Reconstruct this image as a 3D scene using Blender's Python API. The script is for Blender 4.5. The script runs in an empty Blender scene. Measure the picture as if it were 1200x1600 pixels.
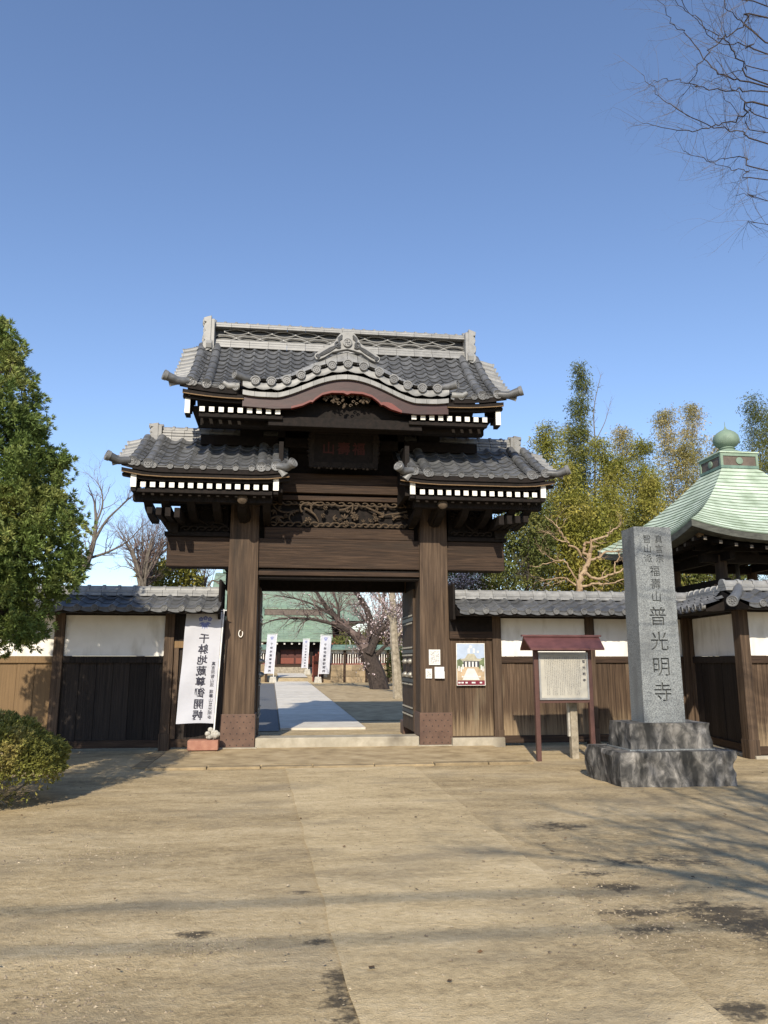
import bpy, bmesh, math, random
import numpy as np
from mathutils import Vector, Matrix, noise
from mathutils.geometry import tessellate_polygon
R = math.radians
rng = random.Random(7)
nr = np.random.default_rng(11)
scn = bpy.context.scene
COL = scn.collection

# ------------------------------------------------------------------ camera
CAM = Vector((-1.005, -14.574, 1.55))
YAW, PITCH, FPX = R(7.22), R(11.02), 1202.0
cd = bpy.data.cameras.new('camera'); cam = bpy.data.objects.new('camera', cd); COL.objects.link(cam)
cam.location = CAM
cam.rotation_euler = (R(90) + PITCH, 0, -YAW)
cd.sensor_fit = 'VERTICAL'; cd.sensor_height = 36.0; cd.sensor_width = 27.0
cd.lens = 36.0 * FPX / 1600.0
cd.clip_start = 0.05; cd.clip_end = 4000
scn.camera = cam

# ------------------------------------------------------------------ sky + sun
SUN_TRAVEL = Vector((0.22, 1.0, -0.64)).normalized()
w = bpy.data.worlds.new('World'); scn.world = w; w.use_nodes = True
nt = w.node_tree; nt.nodes.clear()
out = nt.nodes.new('ShaderNodeOutputWorld'); bg = nt.nodes.new('ShaderNodeBackground')
sky = nt.nodes.new('ShaderNodeTexSky'); sky.sky_type = 'NISHITA'; sky.sun_disc = False
sky.sun_elevation = math.asin(-SUN_TRAVEL.z)
sky.sun_rotation = math.atan2(-SUN_TRAVEL.x, -SUN_TRAVEL.y)
sky.altitude = 50; sky.air_density = 1.12; sky.dust_density = 0.35; sky.ozone_density = 3.2
bg.inputs['Strength'].default_value = 0.15
tint = nt.nodes.new('ShaderNodeMix'); tint.data_type = 'RGBA'; tint.blend_type = 'MULTIPLY'; tint.inputs['Factor'].default_value = 1.0
tint.inputs[7].default_value = (1.0, .967, 1.03, 1)      # the slightly violet blue of this sky, evenly over the dome
nt.links.new(sky.outputs[0], tint.inputs[6]); nt.links.new(tint.outputs[2], bg.inputs[0]); nt.links.new(bg.outputs[0], out.inputs[0])
sl = bpy.data.lights.new('sun', 'SUN'); sl.energy = 4.8; sl.angle = R(0.53); sl.color = (1.0, 0.90, 0.74)
sun = bpy.data.objects.new('sun', sl); COL.objects.link(sun)
sun.rotation_euler = SUN_TRAVEL.to_track_quat('-Z', 'Y').to_euler(); sun.location = (-6, -30, 20)
scn.view_settings.view_transform = 'Standard'; scn.view_settings.look = 'None'
scn.view_settings.exposure = 0.30; scn.view_settings.gamma = 1.0
scn.view_settings.use_curve_mapping = False
scn.cycles.max_bounces = 6; scn.cycles.diffuse_bounces = 3; scn.cycles.transparent_max_bounces = 8

# measured points of the place: photograph pixel + known depth -> metres
_r = Vector((math.cos(YAW), -math.sin(YAW), 0)); _f0 = Vector((math.sin(YAW), math.cos(YAW), 0))
_F = _f0 * math.cos(PITCH) + Vector((0, 0, math.sin(PITCH))); _U = -_f0 * math.sin(PITCH) + Vector((0, 0, math.cos(PITCH)))
def ray(u, v): return _F + _r * ((u - 600) / FPX) + _U * ((800 - v) / FPX)
def at(u, v, Y):
    d = ray(u, v); return CAM + d * ((Y - CAM.y) / d.y)
def gz(y):                       # level of the ground along the axis of the gate
    if y < 2: return 0.0 if y < 1.2 else 0.04 * (y - 1.2) / .8
    if y < 31.3: return .04 + .012 * (y - 2)
    return min(.62 + .035 * (y - 31.3), .95) if y > 31.6 else .40 + .22 * (y - 31.3) / .3

# ------------------------------------------------------------------ mesh helpers
W = {}
def wl(o): return W.get(o, Vector((0, 0, 0)))
def tag(o, label=None, cat=None, group=None, kind=None):
    if label: o['label'] = label
    if cat: o['category'] = cat
    if group: o['group'] = group
    if kind: o['kind'] = kind
    return o
def thing(name, label, cat, loc=(0, 0, 0), rz=0.0, group=None, local=False):
    o = bpy.data.objects.new(name, None); COL.objects.link(o)
    o.location = loc; o.rotation_euler = (0, 0, rz); o.empty_display_size = .2
    W[o] = Vector((0, 0, 0)) if local else Vector(loc)
    return tag(o, label, cat, group)
def link(name, me, parent=None, loc=None, rot=None, label=None):
    o = bpy.data.objects.new(name, me); COL.objects.link(o)
    if parent is not None: o.parent = parent
    loc = Vector(loc) if loc is not None else wl(parent) if parent is not None else Vector((0, 0, 0))
    p = loc - (wl(parent) if parent is not None else Vector((0, 0, 0)))
    m = Matrix.Translation(p)
    if rot is not None: m = m @ rot.to_4x4()
    o.matrix_basis = m
    W[o] = loc if rot is None else Vector((0, 0, 0))
    if label: o['label'] = label
    return o
def frame(t):
    t = Vector(t).normalized()
    a = Vector((0, 0, 1)) if abs(t.z) < .9 else Vector((1, 0, 0))
    u = t.cross(a).normalized(); return u, t.cross(u)
class MB:
    def __init__(s): s.v = []; s.f = []; s.m = []
    def add(s, vs, fs, mi=0):
        b = len(s.v); s.v.extend(tuple(p) for p in vs)
        s.f.extend(tuple(i + b for i in f) for f in fs); s.m.extend([mi] * len(fs)); return s
    def box(s, x0, x1, y0, y1, z0, z1, mi=0):
        return s.add([(x0, y0, z0), (x1, y0, z0), (x1, y1, z0), (x0, y1, z0), (x0, y0, z1), (x1, y0, z1), (x1, y1, z1), (x0, y1, z1)],
                     [(0, 3, 2, 1), (4, 5, 6, 7), (0, 1, 5, 4), (1, 2, 6, 5), (2, 3, 7, 6), (3, 0, 4, 7)], mi)
    def obox(s, c, h, M=None, mi=0):
        M = M or Matrix.Identity(3); c = Vector(c); vs = []
        for k in ((-1, -1, -1), (1, -1, -1), (1, 1, -1), (-1, 1, -1), (-1, -1, 1), (1, -1, 1), (1, 1, 1), (-1, 1, 1)):
            vs.append(c + M @ Vector((k[0] * h[0], k[1] * h[1], k[2] * h[2])))
        return s.add(vs, [(0, 3, 2, 1), (4, 5, 6, 7), (0, 1, 5, 4), (1, 2, 6, 5), (2, 3, 7, 6), (3, 0, 4, 7)], mi)
    def bar(s, a, b, wx, wz, mi=0):
        a = Vector(a); b = Vector(b); u, v = frame(b - a)
        M = Matrix((u, (b - a).normalized(), v)).transposed()
        return s.obox((a + b) / 2, (wx / 2, (b - a).length / 2, wz / 2), M, mi)
    def tube(s, pts, rad, n=8, mi=0, cap=True, flat=1.0):
        pts = [Vector(p) for p in pts]; k = len(pts)
        if not hasattr(rad, '__len__'): rad = [rad] * k
        vs = []; u = None
        for i, p in enumerate(pts):
            t = pts[min(i + 1, k - 1)] - pts[max(i - 1, 0)]
            if t.length < 1e-9: t = Vector((0, 0, 1))
            t.normalize()
            if u is None: u, q = frame(t)
            else:
                u = u - t * u.dot(t)
                if u.length < 1e-6: u, q = frame(t)
                u.normalize(); q = t.cross(u)
            for j in range(n):
                a = 2 * math.pi * j / n
                vs.append(p + (u * math.cos(a) + q * math.sin(a) * flat) * rad[i])
        fs = [(i * n + j, i * n + (j + 1) % n, (i + 1) * n + (j + 1) % n, (i + 1) * n + j) for i in range(k - 1) for j in range(n)]
        if cap: fs += [tuple(range(n))[::-1], tuple(range((k - 1) * n, k * n))]
        return s.add(vs, fs, mi)
    def lathe(s, prof, n=16, o=(0, 0, 0), axis=(0, 0, 1), mi=0):
        o = Vector(o); t = Vector(axis).normalized(); u, q = frame(t); vs = []
        for r, h in prof:
            for j in range(n):
                a = 2 * math.pi * j / n; vs.append(o + t * h + (u * math.cos(a) + q * math.sin(a)) * r)
        k = len(prof)
        fs = [(i * n + j, i * n + (j + 1) % n, (i + 1) * n + (j + 1) % n, (i + 1) * n + j) for i in range(k - 1) for j in range(n)]
        fs += [tuple(range(n))[::-1], tuple(range((k - 1) * n, k * n))]
        return s.add(vs, fs, mi)
    def prism(s, poly, c0, c1, fn=None, mi=0):
        """polygon in (a, b) swept from c0 to c1; fn(a, b, c) -> point (default a=x, b=z, c=y)"""
        fn = fn or (lambda a, b, c: (a, c, b)); n = len(poly)
        tri = tessellate_polygon([[Vector((a, b, 0)) for a, b in poly]])
        vs = [fn(a, b, c0) for a, b in poly] + [fn(a, b, c1) for a, b in poly]
        fs = [tuple(t) for t in tri] + [tuple(i + n for i in t)[::-1] for t in tri]
        fs += [(i, (i + 1) % n, (i + 1) % n + n, i + n) for i in range(n)]
        return s.add(vs, fs, mi)
    def ell(s, c, r, n=8, m=5, M=None, mi=0):
        c = Vector(c); vs = []; M = M or Matrix.Identity(3)
        for i in range(m + 1):
            ph = math.pi * i / m
            for j in range(n):
                a = 2 * math.pi * j / n
                vs.append(c + M @ Vector((r[0] * math.sin(ph) * math.cos(a), r[1] * math.sin(ph) * math.sin(a), r[2] * math.cos(ph))))
        fs = [(i * n + j, i * n + (j + 1) % n, (i + 1) * n + (j + 1) % n, (i + 1) * n + j) for i in range(m) for j in range(n)]
        return s.add(vs, fs, mi)
    def sheet(s, grid, mi=0):
        k = len(grid); n = len(grid[0]); vs = [p for row in grid for p in row]
        return s.add(vs, [(i * n + j, i * n + j + 1, (i + 1) * n + j + 1, (i + 1) * n + j) for i in range(k - 1) for j in range(n - 1)], mi)
    def mesh(s, name, mats, smooth=False, org=(0, 0, 0), fix=True):
        me = bpy.data.meshes.new(name); o = Vector(org)
        me.from_pydata([(p[0] - o.x, p[1] - o.y, p[2] - o.z) for p in s.v], [], s.f)
        for m in (mats if isinstance(mats, (list, tuple)) else [mats]): me.materials.append(M[m] if isinstance(m, str) else m)
        me.polygons.foreach_set('material_index', s.m)
        if fix:
            b = bmesh.new(); b.from_mesh(me); bmesh.ops.recalc_face_normals(b, faces=b.faces); b.to_mesh(me); b.free()
        if smooth:
            me.polygons.foreach_set('use_smooth', [True] * len(me.polygons)); me.set_sharp_from_angle(angle=R(42))
        me.update(); return me
    def build(s, name, mats, parent=None, smooth=False, bevel=0.0, label=None, org=None, fix=True):
        org = Vector(org) if org is not None else wl(parent) if parent is not None else Vector((0, 0, 0))
        o = link(name, s.mesh(name, mats, smooth, org, fix), parent, org, None, label)
        if bevel:
            b = o.modifiers.new('bevel', 'BEVEL'); b.width = bevel; b.segments = 2; b.limit_method = 'ANGLE'; b.angle_limit = R(50)
        return o
def quads_mesh(name, V, mat, tri=False):
    """numpy (N,4,3) or (N,3,3) of separate faces -> mesh"""
    n, k = V.shape[:2]; me = bpy.data.meshes.new(name)
    me.vertices.add(n * k); me.vertices.foreach_set('co', V.reshape(-1).astype(np.float32))
    me.loops.add(n * k); me.loops.foreach_set('vertex_index', np.arange(n * k, dtype=np.int32))
    me.polygons.add(n); me.polygons.foreach_set('loop_start', np.arange(0, n * k, k, dtype=np.int32))
    me.materials.append(M[mat]); me.update(calc_edges=True); return me
_gl = {}
def glyph(ch, bold=0.0):
    if (ch, bold) in _gl: return _gl[(ch, bold)]
    c = bpy.data.curves.new('glyph', 'FONT'); c.body = ch; c.size = 1; c.resolution_u = 3; c.offset = bold
    o = bpy.data.objects.new('glyph', c); m = bpy.data.meshes.new_from_object(o)
    vs = [(v.co.x - .5, v.co.y - .38) for v in m.vertices]; fs = [tuple(p.vertices) for p in m.polygons]
    ec = {}
    for p in m.polygons:
        for k in p.edge_keys: ec[k] = ec.get(k, 0) + 1
    nb = {}
    for (a, b), q in ec.items():
        if q == 1: nb.setdefault(a, []).append(b); nb.setdefault(b, []).append(a)
    loops = []; seen = set()
    for st in nb:
        if st in seen: continue
        lp = [st]; seen.add(st); cur = st
        while True:
            nx = [q for q in nb[cur] if q not in seen]
            if not nx: break
            cur = nx[0]; seen.add(cur); lp.append(cur)
        loops.append(lp)
    bpy.data.objects.remove(o); bpy.data.meshes.remove(m); bpy.data.curves.remove(c)
    _gl[(ch, bold)] = (vs, fs, loops); return _gl[(ch, bold)]

# ------------------------------------------------------------------ materials
M = {}
def _n(nt, t, **kw):
    n = nt.nodes.new(t)
    for k, v in kw.items(): setattr(n, k, v)
    return n
def mat(name, stops, scale=(1, 1, 1), nscale=6.0, detail=5.0, rough=.6, spec=.4, bump=0.0, bscale=None, rand=0.0,
        metallic=0.0, stain=None, rough2=None, dist=0.0, coords='Object', island=0.0, transl=0.0, bleach=None):
    """noise coloured surface; stops = [(pos, rgb)...]; stain = (rgb, noise scale, low, high[, axis scale])"""
    m = bpy.data.materials.new(name); M[name] = m; m.use_nodes = True; nt = m.node_tree
    p = nt.nodes['Principled BSDF']; L = nt.links.new
    tc = _n(nt, 'ShaderNodeTexCoord'); mp = _n(nt, 'ShaderNodeMapping'); mp.inputs['Scale'].default_value = scale
    oi = _n(nt, 'ShaderNodeObjectInfo')
    sc = _n(nt, 'ShaderNodeVectorMath', operation='SCALE'); sc.inputs['Scale'].default_value = 37.0 if rand else 0.0
    cmb = _n(nt, 'ShaderNodeCombineXYZ'); L(oi.outputs['Random'], cmb.inputs[0]); L(oi.outputs['Random'], cmb.inputs[1])
    L(cmb.outputs[0], sc.inputs[0]); add = _n(nt, 'ShaderNodeVectorMath', operation='ADD')
    L(tc.outputs[coords], mp.inputs['Vector']); L(mp.outputs[0], add.inputs[0]); L(sc.outputs[0], add.inputs[1])
    nz = _n(nt, 'ShaderNodeTexNoise'); nz.inputs['Scale'].default_value = nscale; nz.inputs['Detail'].default_value = detail
    nz.inputs['Distortion'].default_value = dist; nz.inputs['Roughness'].default_value = .62
    L(add.outputs[0], nz.inputs['Vector'])
    cr = _n(nt, 'ShaderNodeValToRGB'); e = cr.color_ramp.elements
    for i, (q, c) in enumerate(stops):
        el = e[i] if i < 2 else e.new(q); el.position = q; el.color = (*c, 1)
    L(nz.outputs['Fac'], cr.inputs['Fac']); col = cr.outputs['Color']
    if stain:
        n2 = _n(nt, 'ShaderNodeTexNoise'); n2.inputs['Scale'].default_value = stain[1]; n2.inputs['Detail'].default_value = 4
        if len(stain) > 4:
            m2 = _n(nt, 'ShaderNodeMapping'); m2.inputs['Scale'].default_value = stain[4]; L(tc.outputs[coords], m2.inputs['Vector']); L(m2.outputs[0], n2.inputs['Vector'])
        else: L(tc.outputs[coords], n2.inputs['Vector'])
        mr = _n(nt, 'ShaderNodeMapRange'); mr.inputs['From Min'].default_value = stain[2]; mr.inputs['From Max'].default_value = stain[3]
        L(n2.outputs['Fac'], mr.inputs['Value']); mx = _n(nt, 'ShaderNodeMix', data_type='RGBA')
        L(mr.outputs[0], mx.inputs['Factor']); L(col, mx.inputs[6]); mx.inputs[7].default_value = (*stain[0], 1); col = mx.outputs[2]
    if bleach:      # weather-bleached foot of the boards: (rgb, z full, z none)
        sx = _n(nt, 'ShaderNodeSeparateXYZ'); L(tc.outputs[coords], sx.inputs[0]); ad = _n(nt, 'ShaderNodeMath', operation='MULTIPLY_ADD'); L(nz.outputs['Fac'], ad.inputs[0]); ad.inputs[1].default_value = -1.0; L(sx.outputs[2], ad.inputs[2])
        mr = _n(nt, 'ShaderNodeMapRange'); mr.inputs['From Min'].default_value = bleach[2]; mr.inputs['From Max'].default_value = bleach[1]; mr.inputs['To Max'].default_value = .8; L(ad.outputs[0], mr.inputs['Value'])
        mx = _n(nt, 'ShaderNodeMix', data_type='RGBA'); L(mr.outputs[0], mx.inputs['Factor']); L(col, mx.inputs[6]); mx.inputs[7].default_value = (*bleach[0], 1); col = mx.outputs[2]
    if rand or island:
        hs = _n(nt, 'ShaderNodeHueSaturation'); mr = _n(nt, 'ShaderNodeMapRange'); k = rand or island
        mr.inputs['To Min'].default_value = 1 - k; mr.inputs['To Max'].default_value = 1 + k
        if island: g = _n(nt, 'ShaderNodeNewGeometry'); L(g.outputs['Random Per Island'], mr.inputs['Value'])
        else: L(oi.outputs['Random'], mr.inputs['Value'])
        L(mr.outputs[0], hs.inputs['Value']); L(col, hs.inputs['Color']); col = hs.outputs['Color']
    L(col, p.inputs['Base Color'])
    p.inputs['Roughness'].default_value = rough; p.inputs['Metallic'].default_value = metallic
    p.inputs['Specular IOR Level'].default_value = spec
    if rough2 is not None:
        mr = _n(nt, 'ShaderNodeMapRange'); mr.inputs['To Min'].default_value = rough; mr.inputs['To Max'].default_value = rough2
        L(nz.outputs['Fac'], mr.inputs['Value']); L(mr.outputs[0], p.inputs['Roughness'])
    if bump:
        bp = _n(nt, 'ShaderNodeBump'); bp.inputs['Strength'].default_value = min(1, bump); bp.inputs['Distance'].default_value = .02
        if bscale:
            n3 = _n(nt, 'ShaderNodeTexNoise'); n3.inputs['Scale'].default_value = bscale; n3.inputs['Detail'].default_value = 6
            L(add.outputs[0], n3.inputs['Vector']); L(n3.outputs['Fac'], bp.inputs['Height'])
        else: L(nz.outputs['Fac'], bp.inputs['Height'])
        L(bp.outputs[0], p.inputs['Normal'])
    if transl:
        tr = _n(nt, 'ShaderNodeBsdfTranslucent'); L(col, tr.inputs['Color']); ms = _n(nt, 'ShaderNodeMixShader'); ms.inputs[0].default_value = transl
        L(p.outputs[0], ms.inputs[1]); L(tr.outputs[0], ms.inputs[2]); L(ms.outputs[0], nt.nodes['Material Output'].inputs['Surface'])
    return m
def flat(name, c, rough=.6, spec=.4, var=.12, **k):
    d = tuple(x * (1 - var) for x in c); u = tuple(min(1, x * (1 + var)) for x in c)
    return mat(name, [(.35, d), (.65, u)], rough=rough, spec=spec, **k)
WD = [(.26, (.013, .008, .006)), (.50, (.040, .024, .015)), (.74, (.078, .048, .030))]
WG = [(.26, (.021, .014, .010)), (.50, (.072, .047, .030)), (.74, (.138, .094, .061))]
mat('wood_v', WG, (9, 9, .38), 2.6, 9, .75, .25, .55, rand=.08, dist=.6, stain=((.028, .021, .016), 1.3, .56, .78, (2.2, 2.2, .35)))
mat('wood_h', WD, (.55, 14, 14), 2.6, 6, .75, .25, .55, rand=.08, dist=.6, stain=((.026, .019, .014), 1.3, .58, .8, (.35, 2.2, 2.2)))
mat('wood_dark', [(.3, (.006, .005, .004)), (.7, (.017, .012, .010))], (3, 3, 3), 4, 5, .8, .2, .3, rand=.1)  # darkened below the other timber: deep eave shade put into the colour
mat('plank', WG, (16, 16, .45), 2.4, 6, .8, .2, .6, rand=.22, bleach=((.27, .20, .12), -.42, .15), dist=.5, stain=((.17, .135, .09), 1.1, .60, .82, (3, 3, .5)))
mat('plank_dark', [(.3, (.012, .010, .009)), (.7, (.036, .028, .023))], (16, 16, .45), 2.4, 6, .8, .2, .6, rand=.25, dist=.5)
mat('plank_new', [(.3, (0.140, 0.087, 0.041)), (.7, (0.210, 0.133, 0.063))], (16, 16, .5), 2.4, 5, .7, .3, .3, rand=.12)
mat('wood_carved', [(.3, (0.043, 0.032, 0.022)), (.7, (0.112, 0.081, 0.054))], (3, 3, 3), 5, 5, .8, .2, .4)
mat('carved_dark', [(.3, (.009, .007, .006)), (.7, (.024, .018, .014))], (3, 3, 3), 5, 5, .8, .2, .4)  # copy of the carved wood with the eave shade painted in
mat('tile', [(.3, (0.056, 0.059, 0.062)), (.7, (0.122, 0.124, 0.127))], (1, 1, 1), 9, 5, .36, .5, .12, rand=.26, rough2=.62, stain=((.13, .12, .10), 3.2, .60, .85))
mat('tile_disc', [(.3, (.10, .10, .10)), (.7, (.20, .20, .195))], (1, 1, 1), 9, 5, .4, .5, .1, rand=.2)
mat('tile_pale', [(.3, (0.155, 0.155, 0.148)), (.7, (0.267, 0.265, 0.254))], (1, 1, 1), 7, 5, .40, .5, .12, rand=.12, rough2=.6, stain=((.12, .12, .12), 2.6, .6, .85))
mat('white_paint', [(.3, (.66, .63, .56)), (.7, (.80, .78, .72))], (1, 1, 1), 7, 5, .55, .3, rand=.10)
mat('plaster', [(.3, (.70, .68, .63)), (.7, (.80, .78, .73))], (1, 1, 1), 2.2, 6, .85, .2, .08, bscale=40, stain=((.42, .385, .31), 1.6, .52, .85, (2.2, 1, .8)))
mat('red_paint', [(.3, (.022, .007, .006)), (.7, (.042, .012, .010))], (1, 3, 3), 4, 5, .5, .4, .1)
flat('red_edge', (.13, .026, .018), .5)
mat('shoe_metal', [(.3, (.080, .044, .030)), (.7, (.135, .078, .052))], (1, 1, 1), 5, 5, .6, .4, .1, stain=((.07, .04, .03), 2, .55, .8))
flat('iron', (.05, .05, .048), .5, .5, metallic=.6); flat('iron_pale', (.30, .29, .26), .45, .5, metallic=.5)
mat('stone_step', [(.3, (.27, .24, .18)), (.7, (.42, .38, .30))], (1, 1, 1), 4, 8, .85, .2, .3, bscale=30, stain=((.15, .13, .10), 1.5, .55, .8))
mat('granite', [(.36, (0.086, 0.095, 0.099)), (.5, (0.189, 0.202, 0.202)), (.66, (0.284, 0.301, 0.297))], (1, 1, 1), 90, 3, .6, .4, .15, stain=((.11, .115, .115), 1.2, .48, .78, (3, 3, .9)))
flat('granite_cut', (.115, .118, .116), .8, .2, .25)
mat('rough_stone', [(.30, (0.022, 0.022, 0.022)), (.46, (0.090, 0.086, 0.079)), (.58, (0.192, 0.180, 0.162)), (.74, (0.408, 0.384, 0.348))], (1.6, 1.6, 1.0), 4.6, 10, .85, .25, .8, bscale=9, dist=.8, stain=((.022, .022, .021), 2.8, .50, .68, (1.8, 1.8, .6)))
mat('copper_green', [(.25, (0.118, 0.167, 0.124)), (.5, (0.180, 0.248, 0.186)), (.75, (0.236, 0.304, 0.239))], (1, 1, 1), 3, 6, .65, .35, .05, rand=.10, stain=((.20, .29, .20), 1.1, .5, .8))
mat('copper_pale', [(.25, (0.361, 0.446, 0.342)), (.5, (0.475, 0.560, 0.446)), (.75, (0.570, 0.646, 0.532))], (1, 1, 1), 3, 6, .65, .35, .05, rand=.10, stain=((.27, .34, .24), 1.5, .46, .72, (1.6, 1.6, .8)))
flat('copper_shade_seam', (.13, .17, .12), .7)  # oxidised lip colour that also paints the shadow line under each course
mat('copper_brown', [(.3, (.075, .058, .046)), (.7, (.14, .108, .085))], (1, 1, 1), 4, 5, .6, .4)
mat('copper_dark', [(.3, (.07, .12, .10)), (.7, (.16, .25, .20))], (1, 1, 1), 5, 5, .6, .4)
flat('cloth', (.60, .61, .66), .9, .1, .03, transl=.25)
flat('ink', (.035, .035, .05), .8, .2); flat('ink_blue', (.17, .20, .42), .8, .2); flat('ink_red', (.045, .012, .010), .7, .2)
flat('ink_side', (.045, .042, .04), .8, .2)
flat('pole_white', (.72, .72, .70), .4); flat('concrete', (.40, .38, .33), .85, .2, .2, bump=.3, bscale=25)
mat('red_block', [(.3, (.26, .12, .085)), (.7, (.38, .20, .14))], (1, 1, 1), 6, 6, .85, .2, .3)
flat('paper', (.66, .65, .60), .7); flat('sign_frame', (.085, .040, .032), .55); flat('sign_roof', (.11, .045, .042), .5, .4, .2)
mat('bark_grey', [(.3, (.075, .062, .05)), (.7, (.19, .165, .135))], (1, 1, 1), 12, 5, .85, .2, .5)
mat('bark_dark', [(.3, (.025, .02, .018)), (.7, (.075, .058, .05))], (1, 1, 1), 12, 5, .85, .2, .5)
mat('bark_pale', [(.3, (.17, .145, .105)), (.7, (.40, .35, .27))], (1, 1, 1), 9, 5, .85, .2, .4)
mat('bark_tan', [(.3, (.22, .14, .08)), (.7, (.44, .33, .21))], (1, 1, 1), 7, 5, .7, .3, .2)
mat('twig', [(.3, (.05, .045, .045)), (.7, (.13, .11, .10))], (1, 1, 1), 8, 3, .85, .2)
mat('twig_pink', [(.3, (0.098, 0.071, 0.064)), (.7, (0.195, 0.150, 0.135))], (1, 1, 1), 8, 3, .85, .2)
mat('culm', [(.3, (.14, .16, .05)), (.7, (.30, .30, .11))], (1, 1, 1), 4, 3, .5, .4)
G = dict(island=.42, transl=.3, rough=.6, spec=.25)
mat('leaf_cypress', [(.30, (0.058, 0.104, 0.029)), (.5, (0.167, 0.225, 0.061)), (.70, (0.348, 0.362, 0.116))], (1, 1, 1), 1.6, 3, **G)
mat('leaf_azalea', [(.30, (0.098, 0.109, 0.028)), (.5, (0.231, 0.231, 0.056)), (.70, (0.434, 0.350, 0.126))], (1, 1, 1), 2.4, 3, **G)
mat('leaf_bamboo', [(.30, (0.125, 0.140, 0.022)), (.5, (0.237, 0.231, 0.043)), (.70, (0.413, 0.338, 0.088))], (1, 1, 1), .8, 3, **G)
mat('leaf_bamboo_pale', [(.30, (0.180, 0.174, 0.060)), (.5, (0.312, 0.270, 0.102)), (.70, (0.456, 0.372, 0.192))], (1, 1, 1), .8, 3, **G)
mat('leaf_dark', [(.30, (0.058, 0.075, 0.021)), (.5, (0.120, 0.137, 0.036)), (.70, (0.221, 0.208, 0.062))], (1, 1, 1), .9, 3, **G)
mat('petal', [(.3, (.62, .48, .50)), (.7, (.84, .74, .74))], (1, 1, 1), 3, 2, island=.15, transl=.3)
mat('petal_pink', [(.3, (0.336, 0.240, 0.232)), (.7, (0.496, 0.376, 0.360))], (1, 1, 1), 3, 2, island=.15, transl=.3)
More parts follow.
